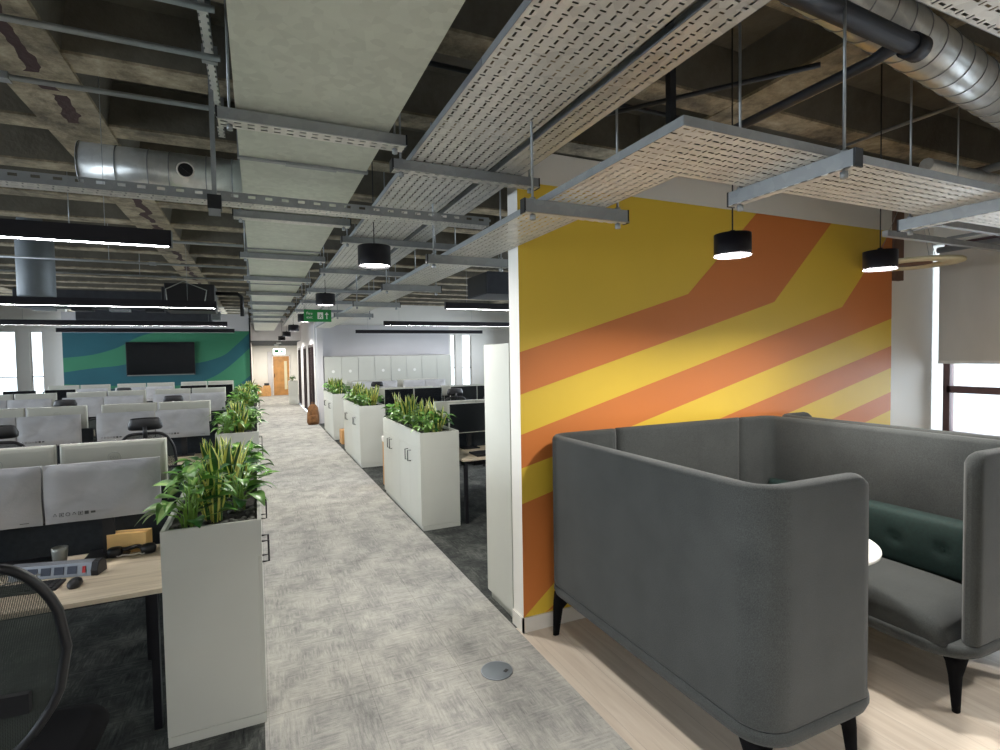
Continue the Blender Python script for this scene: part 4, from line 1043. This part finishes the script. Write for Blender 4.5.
pipe('conduit', 'pale pipe behind the tray over the window side', (4.6, 2.35, 3.25), (6.3, 2.35, 3.25), .05, 'galv_round')
t = thing('conduit_ladder', 'steel channels with small brackets over the window side of the lounge', 'cable tray', (4.0, 1.95, 2.66))
MB().box(0, 1.6, 0, .04, 0, .04).box(0, 1.7, .32, .36, -.0, .04).build('channel', 'galv', t)
for x in (.2, .8, 1.4): MB().box(x, x + .03, 0, .36, .04, .06).cyl((x + .015, .02, .06), (x + .015, .02, 1.12), .005, 6).build('bracket', 'galv', t)
# black services further back
t = thing('fan_coil_unit', 'black fan coil unit with bent pipe under the left ceiling', 'ventilation unit', (-.75, 9.4, 2.62))
MB().box(-.45, .2, -.3, .3, .0, .4).box(-.5, -.44, -.2, .2, .05, .35).build('casing', 'black_plastic', t, .01)
MB().tube([(.2, 0, .3), (.5, 0, .3), (.56, 0, .25), (.56, 0, -.05)], .03, 10).build('pipe', 'black_plastic', t)
MB().tube([(-.4, -.35, .0), (-.42, -.36, .3), (-.2, -.37, .42), (.1, -.36, .3), (.05, -.35, .02)], .008, 6).build('cable_loop', 'logo_grey', t)
t = thing('ventilation_drum', 'grey cylindrical ventilation drum hanging under the left ceiling', 'ventilation unit', (-2.48, 8.5, 2.7))
MB().lathe([(.18, 0), (.19, .02), (.19, 1.0), (.18, 1.02)], n=32).build('drum', 'drum_grey', t); MB().lathe([(.197, .96), (.197, .99), (.19, .99), (.19, .96)], n=32).build('rim', 'galv', t)
t = thing('fan_coil_unit', 'dark grey boxed ventilation unit near the right office ceiling', 'ventilation unit', (3.95, 8.4, 2.88))
MB().box(-.55, .6, -.5, .4, 0, .36).build('casing', 'pipe_dark', t, .01); MB().box(-.556, -.55, -.45, .35, .02, .34).build('grille', 'black_plastic', t)
MB().cyl((-.3, -.4, .36), (-.3, -.4, .85), .006, 6).cyl((.4, -.4, .36), (.4, -.4, .85), .006, 6).build('hanger_rod', 'galv', t)
for i, y in enumerate((11.8, 15.2)):
    t = thing('fan_coil_unit', ('dark ventilation unit in the left ceiling, beyond the black fan coil unit', 'farthest dark ventilation unit in the left ceiling before the green wall')[i], 'ventilation unit', (-2.2, y, 2.85))
    MB().box(-1.5, 1.2, -.25, .25, 0, .3).build('casing', 'pipe_dark', t, .01); MB().box(1.2, 1.4, -.12, .12, .05, .25).build('spigot', 'galv', t)
    for q in range(5): MB().box(-1.3 + q * .55, -1.0 + q * .55, -.1, .1, -.05, -.0).build('valve', ('galv', 'black_plastic')[q % 2], t)

# ------------------------------------------------------------------ lamps
def lin_light(x0, x1, y, z, label, on=True):
    t = thing('linear_light', label, 'light', (x0, y, z), 0, 'linear lights over the desk rows'); L = x1 - x0
    MB().box(0, L, -.035, .035, .012, .1).box(0, L, -.035, -.029, 0, .012).box(0, L, .029, .035, 0, .012).box(0, .02, -.035, .035, 0, .012).box(L - .02, L, -.035, .035, 0, .012).build('housing', 'black_metal', t)
    MB().box(.02, L - .02, -.0285, .0285, .003, .0115).build('diffuser', 'lamp_white' if on else 'lamp_dim', t)
    for x in (.35, L - .35): MB().cyl((x, 0, .1), (x, 0, PAN - z), .002, 5).build('suspension_wire', 'galv', t)
for i, (x1, y, L, on) in enumerate(((-.47, 3.98, 3.6, 1), (-.49, 8.43, 3.7, 1), (-.55, 12.75, 3.75, 1), (-.51, 15.6, 3.72, 0))):
    lin_light(x1 - L, x1, y, 2.6, '%s linear lamp over the %s desk row left of the aisle' % ('lit black' if on else 'unlit black', ORD[i]), on)
lin_light(-4.1, -.5, -.5, 2.6, 'lit black linear lamp over the left office behind the photographer')  # out-of-view lamp added to brighten the left cabinet fronts
lin_light(-4.1, -.5, -3.2, 2.6, 'lit black linear lamp over the left office by the back wall')  # second added lamp for the same cabinet fronts
for i, (x0, y, L, on) in enumerate(((2.61, 7.7, 3.8, 1), (2.6, 11.95, 3.9, 1), (2.61, 15.75, 3.95, 0))):
    lin_light(x0, x0 + L, y, 2.6, '%s linear lamp over the %s part of the right office' % ('lit black' if on else 'unlit black', ('near', 'middle', 'far')[i]), on)
def pendant(x, y, z, label, power=22, up=PAN, r=.127, h=.155, spread=150):
    t = thing('pendant_lamp', label, 'light', (x, y, z), 0, 'black drum pendant lamps')
    MB().lathe([(r, .0), (r, h), (.01, h), (.01, h - .006), (r - .006, h - .006), (r - .006, .0)], n=36, cap=False).build('drum_shade', 'black_metal', t)
    MB().lathe([(.001, .012), (r - .007, .012), (r - .007, .018), (.001, .018)], n=32).build('diffuser', 'pendant_glow', t)
    MB().cyl((0, 0, h), (0, 0, up - z), .004, 6).cyl((0, 0, h), (0, 0, h + .02), .014, 10).build('cord', 'black_plastic', t)
    li = bpy.data.lights.new('pendant_light', 'AREA'); li.shape = 'DISK'; li.size = .2; li.energy = power; li.color = (1, .965, .91); li.spread = R(spread)
    lo = bpy.data.objects.new('pendant_light', li); COL.objects.link(lo); lo.parent = t; lo.location = (0, 0, .006)
pendant(2.29, 2.06, 2.375, 'black drum pendant lamp over the left side of the lounge booth', 26, r=.092, h=.115, spread=150)
pendant(3.55, 2.06, 2.37, 'black drum pendant lamp over the right side of the lounge booth', 26, r=.092, h=.115, spread=150)
pendant(4.6, .3, 2.37, 'black drum pendant lamp beyond the booth, outside the photo on the right', 26, r=.092, h=.115, spread=150)  # unseen lamp added to brighten the lounge floor
for i, y in enumerate((.55, 4.28, 7.6, 11.1, 14.6, 18.1, 21.6)):
    pendant(.87, y, 2.6, ('black drum pendant lamp above the aisle where the photographer stands', 'black drum pendant lamp above the aisle, largest of that row', 'second black drum pendant above the aisle, near the green exit sign', 'third black drum pendant down the aisle', 'fourth black drum pendant down the aisle', 'fifth black drum pendant down the aisle', 'farthest black drum pendant down the aisle')[i], (26, 34, 40, 44, 54, 60, 60)[i], spread=(115, 170, 170, 170, 170, 170, 170)[i])
for y, l in ((25.6, 'recessed round downlight in the lowered corridor ceiling, nearer one'), (28.8, 'recessed round downlight in the lowered corridor ceiling, farther one')):
    t = thing('downlight', l, 'light', (.9, y, 2.6)); MB().lathe([(.07, 0), (.1, 0), (.1, .02), (.07, .02), (.07, 0)], n=24, cap=False).build('trim_ring', 'white_plastic', t)  # lamps added to brighten the dark corridor end
    MB().lathe([(.001, .008), (.069, .008), (.069, .014), (.001, .014)], n=24).build('diffuser', 'pendant_glow', t)
    li = bpy.data.lights.new('downlight_lamp', 'AREA'); li.shape = 'DISK'; li.size = .14; li.energy = 60; li.color = (1, .94, .85); lo = bpy.data.objects.new('downlight_lamp', li); COL.objects.link(lo); lo.parent = t; lo.location = (0, 0, -.004)
pendant(.87, -2.95, 2.6, 'black drum pendant lamp at the start of the aisle behind the photographer', 40, spread=125)  # unseen lamp added to balance the light from behind the camera
t = thing('ring_lamp', 'flat cream ring lamp hanging by the lounge window', 'light', (5.33, 2.82, 2.62))
MB().lathe([(.2, .0), (.36, .0), (.365, .012), (.36, .024), (.2, .024), (.195, .012), (.2, 0)], n=48, cap=False).build('ring', 'cream', t)
MB().lathe([(.01, .006), (.14, .006), (.14, .02), (.01, .02)], n=32).build('centre_plate', 'brown_board', t)
for q in range(3): MB().cyl((.28 * math.cos(q * 2.1), .28 * math.sin(q * 2.1), .02), (0, 0, .8), .002, 5).build('suspension_wire', 'galv', t)
# signs
t = thing('exit_sign', 'green hanging fire exit sign with white arrow above the aisle', 'sign', (.935, 9.3, 2.49))
MB().box(-.215, .215, -.015, .015, 0, .2).build('sign_panel', 'sign_green', t, .003)
text_mesh('Fire', .062, 'sign_text', 'soft_white', t, (-.13, -.0165, .135), (PI / 2, 0, 0)); text_mesh('exit', .062, 'sign_text', 'soft_white', t, (-.13, -.0165, .072), (PI / 2, 0, 0))
MB().box(-.005, .085, -.0165, -.0152, .045, .155).build('pictogram_panel', 'soft_white', t)
MB().tube([(.045, -.018, .132), (.045, -.018, .1321)], .01, 8).tube([(.043, -.018, .122), (.038, -.018, .09), (.02, -.018, .06)], .006, 6).tube([(.038, -.018, .09), (.058, -.018, .075), (.06, -.018, .055)], .005, 6).tube([(.02, -.018, .105), (.043, -.018, .116), (.065, -.018, .1)], .004, 6).build('running_figure', 'sign_green', t)
MB().box(.135, .15, -.0165, -.0152, .045, .13).prism([(.112, .115), (.173, .115), (.1425, .16)], -.0165, -.0152, 0, 'XZ').build('arrow', 'soft_white', t)
for x in (-.18, .18): MB().cyl((x, 0, .2), (x, 0, PAN - 2.49), .003, 5).build('suspension_wire', 'galv', t)
t = thing('exit_sign', 'glowing pale emergency exit sign above the oak door at the corridor end', 'sign', (.99, 28, 2.14))
MB().box(-.27, .27, -.03, .03, 0, .27).build('lightbox', 'exit_glow', t, .005)
MB().box(-.2, -.02, -.033, -.031, .08, .22).prism([(.04, .15), (.12, .22), (.12, .08)], -.033, -.031, 0, 'XZ').box(.12, .2, -.033, -.031, .12, .18).build('pictogram', 'sign_green', t)
MB().cyl((0, 0, .3), (0, 0, .5), .01, 6).build('bracket', 'galv', t)

# ------------------------------------------------------------------ light and world
wd = bpy.data.worlds.new('world'); scn.world = wd; wd.use_nodes = True
nt = wd.node_tree; nt.nodes.clear(); bg = nt.nodes.new('ShaderNodeBackground'); wo = nt.nodes.new('ShaderNodeOutputWorld')
bg.inputs[0].default_value = (.78, .9, 1, 1); bg.inputs[1].default_value = 3.0; nt.links.new(bg.outputs[0], wo.inputs[0])
def add_daylight(loc, rot, sx, sy_, e):
    li = bpy.data.lights.new('window_daylight', 'AREA'); li.shape = 'RECTANGLE'; li.size = sx; li.size_y = sy_; li.energy = e; li.color = (.8, .9, 1)
    o = bpy.data.objects.new('window_daylight', li); COL.objects.link(o); o.location = loc; o.rotation_euler = rot
add_daylight((FX + .35, .3, 1.4), (0, R(90), 0), .8, 5.4, 70)
for ya, e_ in ((-1.2, 40), (3.0, 150), (7.2, 170), (11.4, 190), (15.6, 220)): add_daylight((-7.95, ya, 1.9), (0, R(-90), 0), 1.9, 3.5, e_)  # daylight added behind the unseen left windows
for ya in (6.4, 10.6, 14.7): add_daylight((8.4, ya, 1.9), (0, R(90), 0), 1.9, 3.4, 200)  # daylight added behind the unseen right windows
scn.view_settings.view_transform = 'Standard'; scn.view_settings.look = 'None'; scn.view_settings.gamma = 1; scn.view_settings.use_curve_mapping = False
scn.view_settings.exposure = 0.35
try:
    scn.cycles.use_denoising = True; scn.cycles.max_bounces = 8; scn.cycles.transparent_max_bounces = 24; scn.cycles.diffuse_bounces = 5
    scn.cycles.sample_clamp_indirect = 6; scn.cycles.caustics_reflective = False; scn.cycles.caustics_refractive = False
except Exception: pass
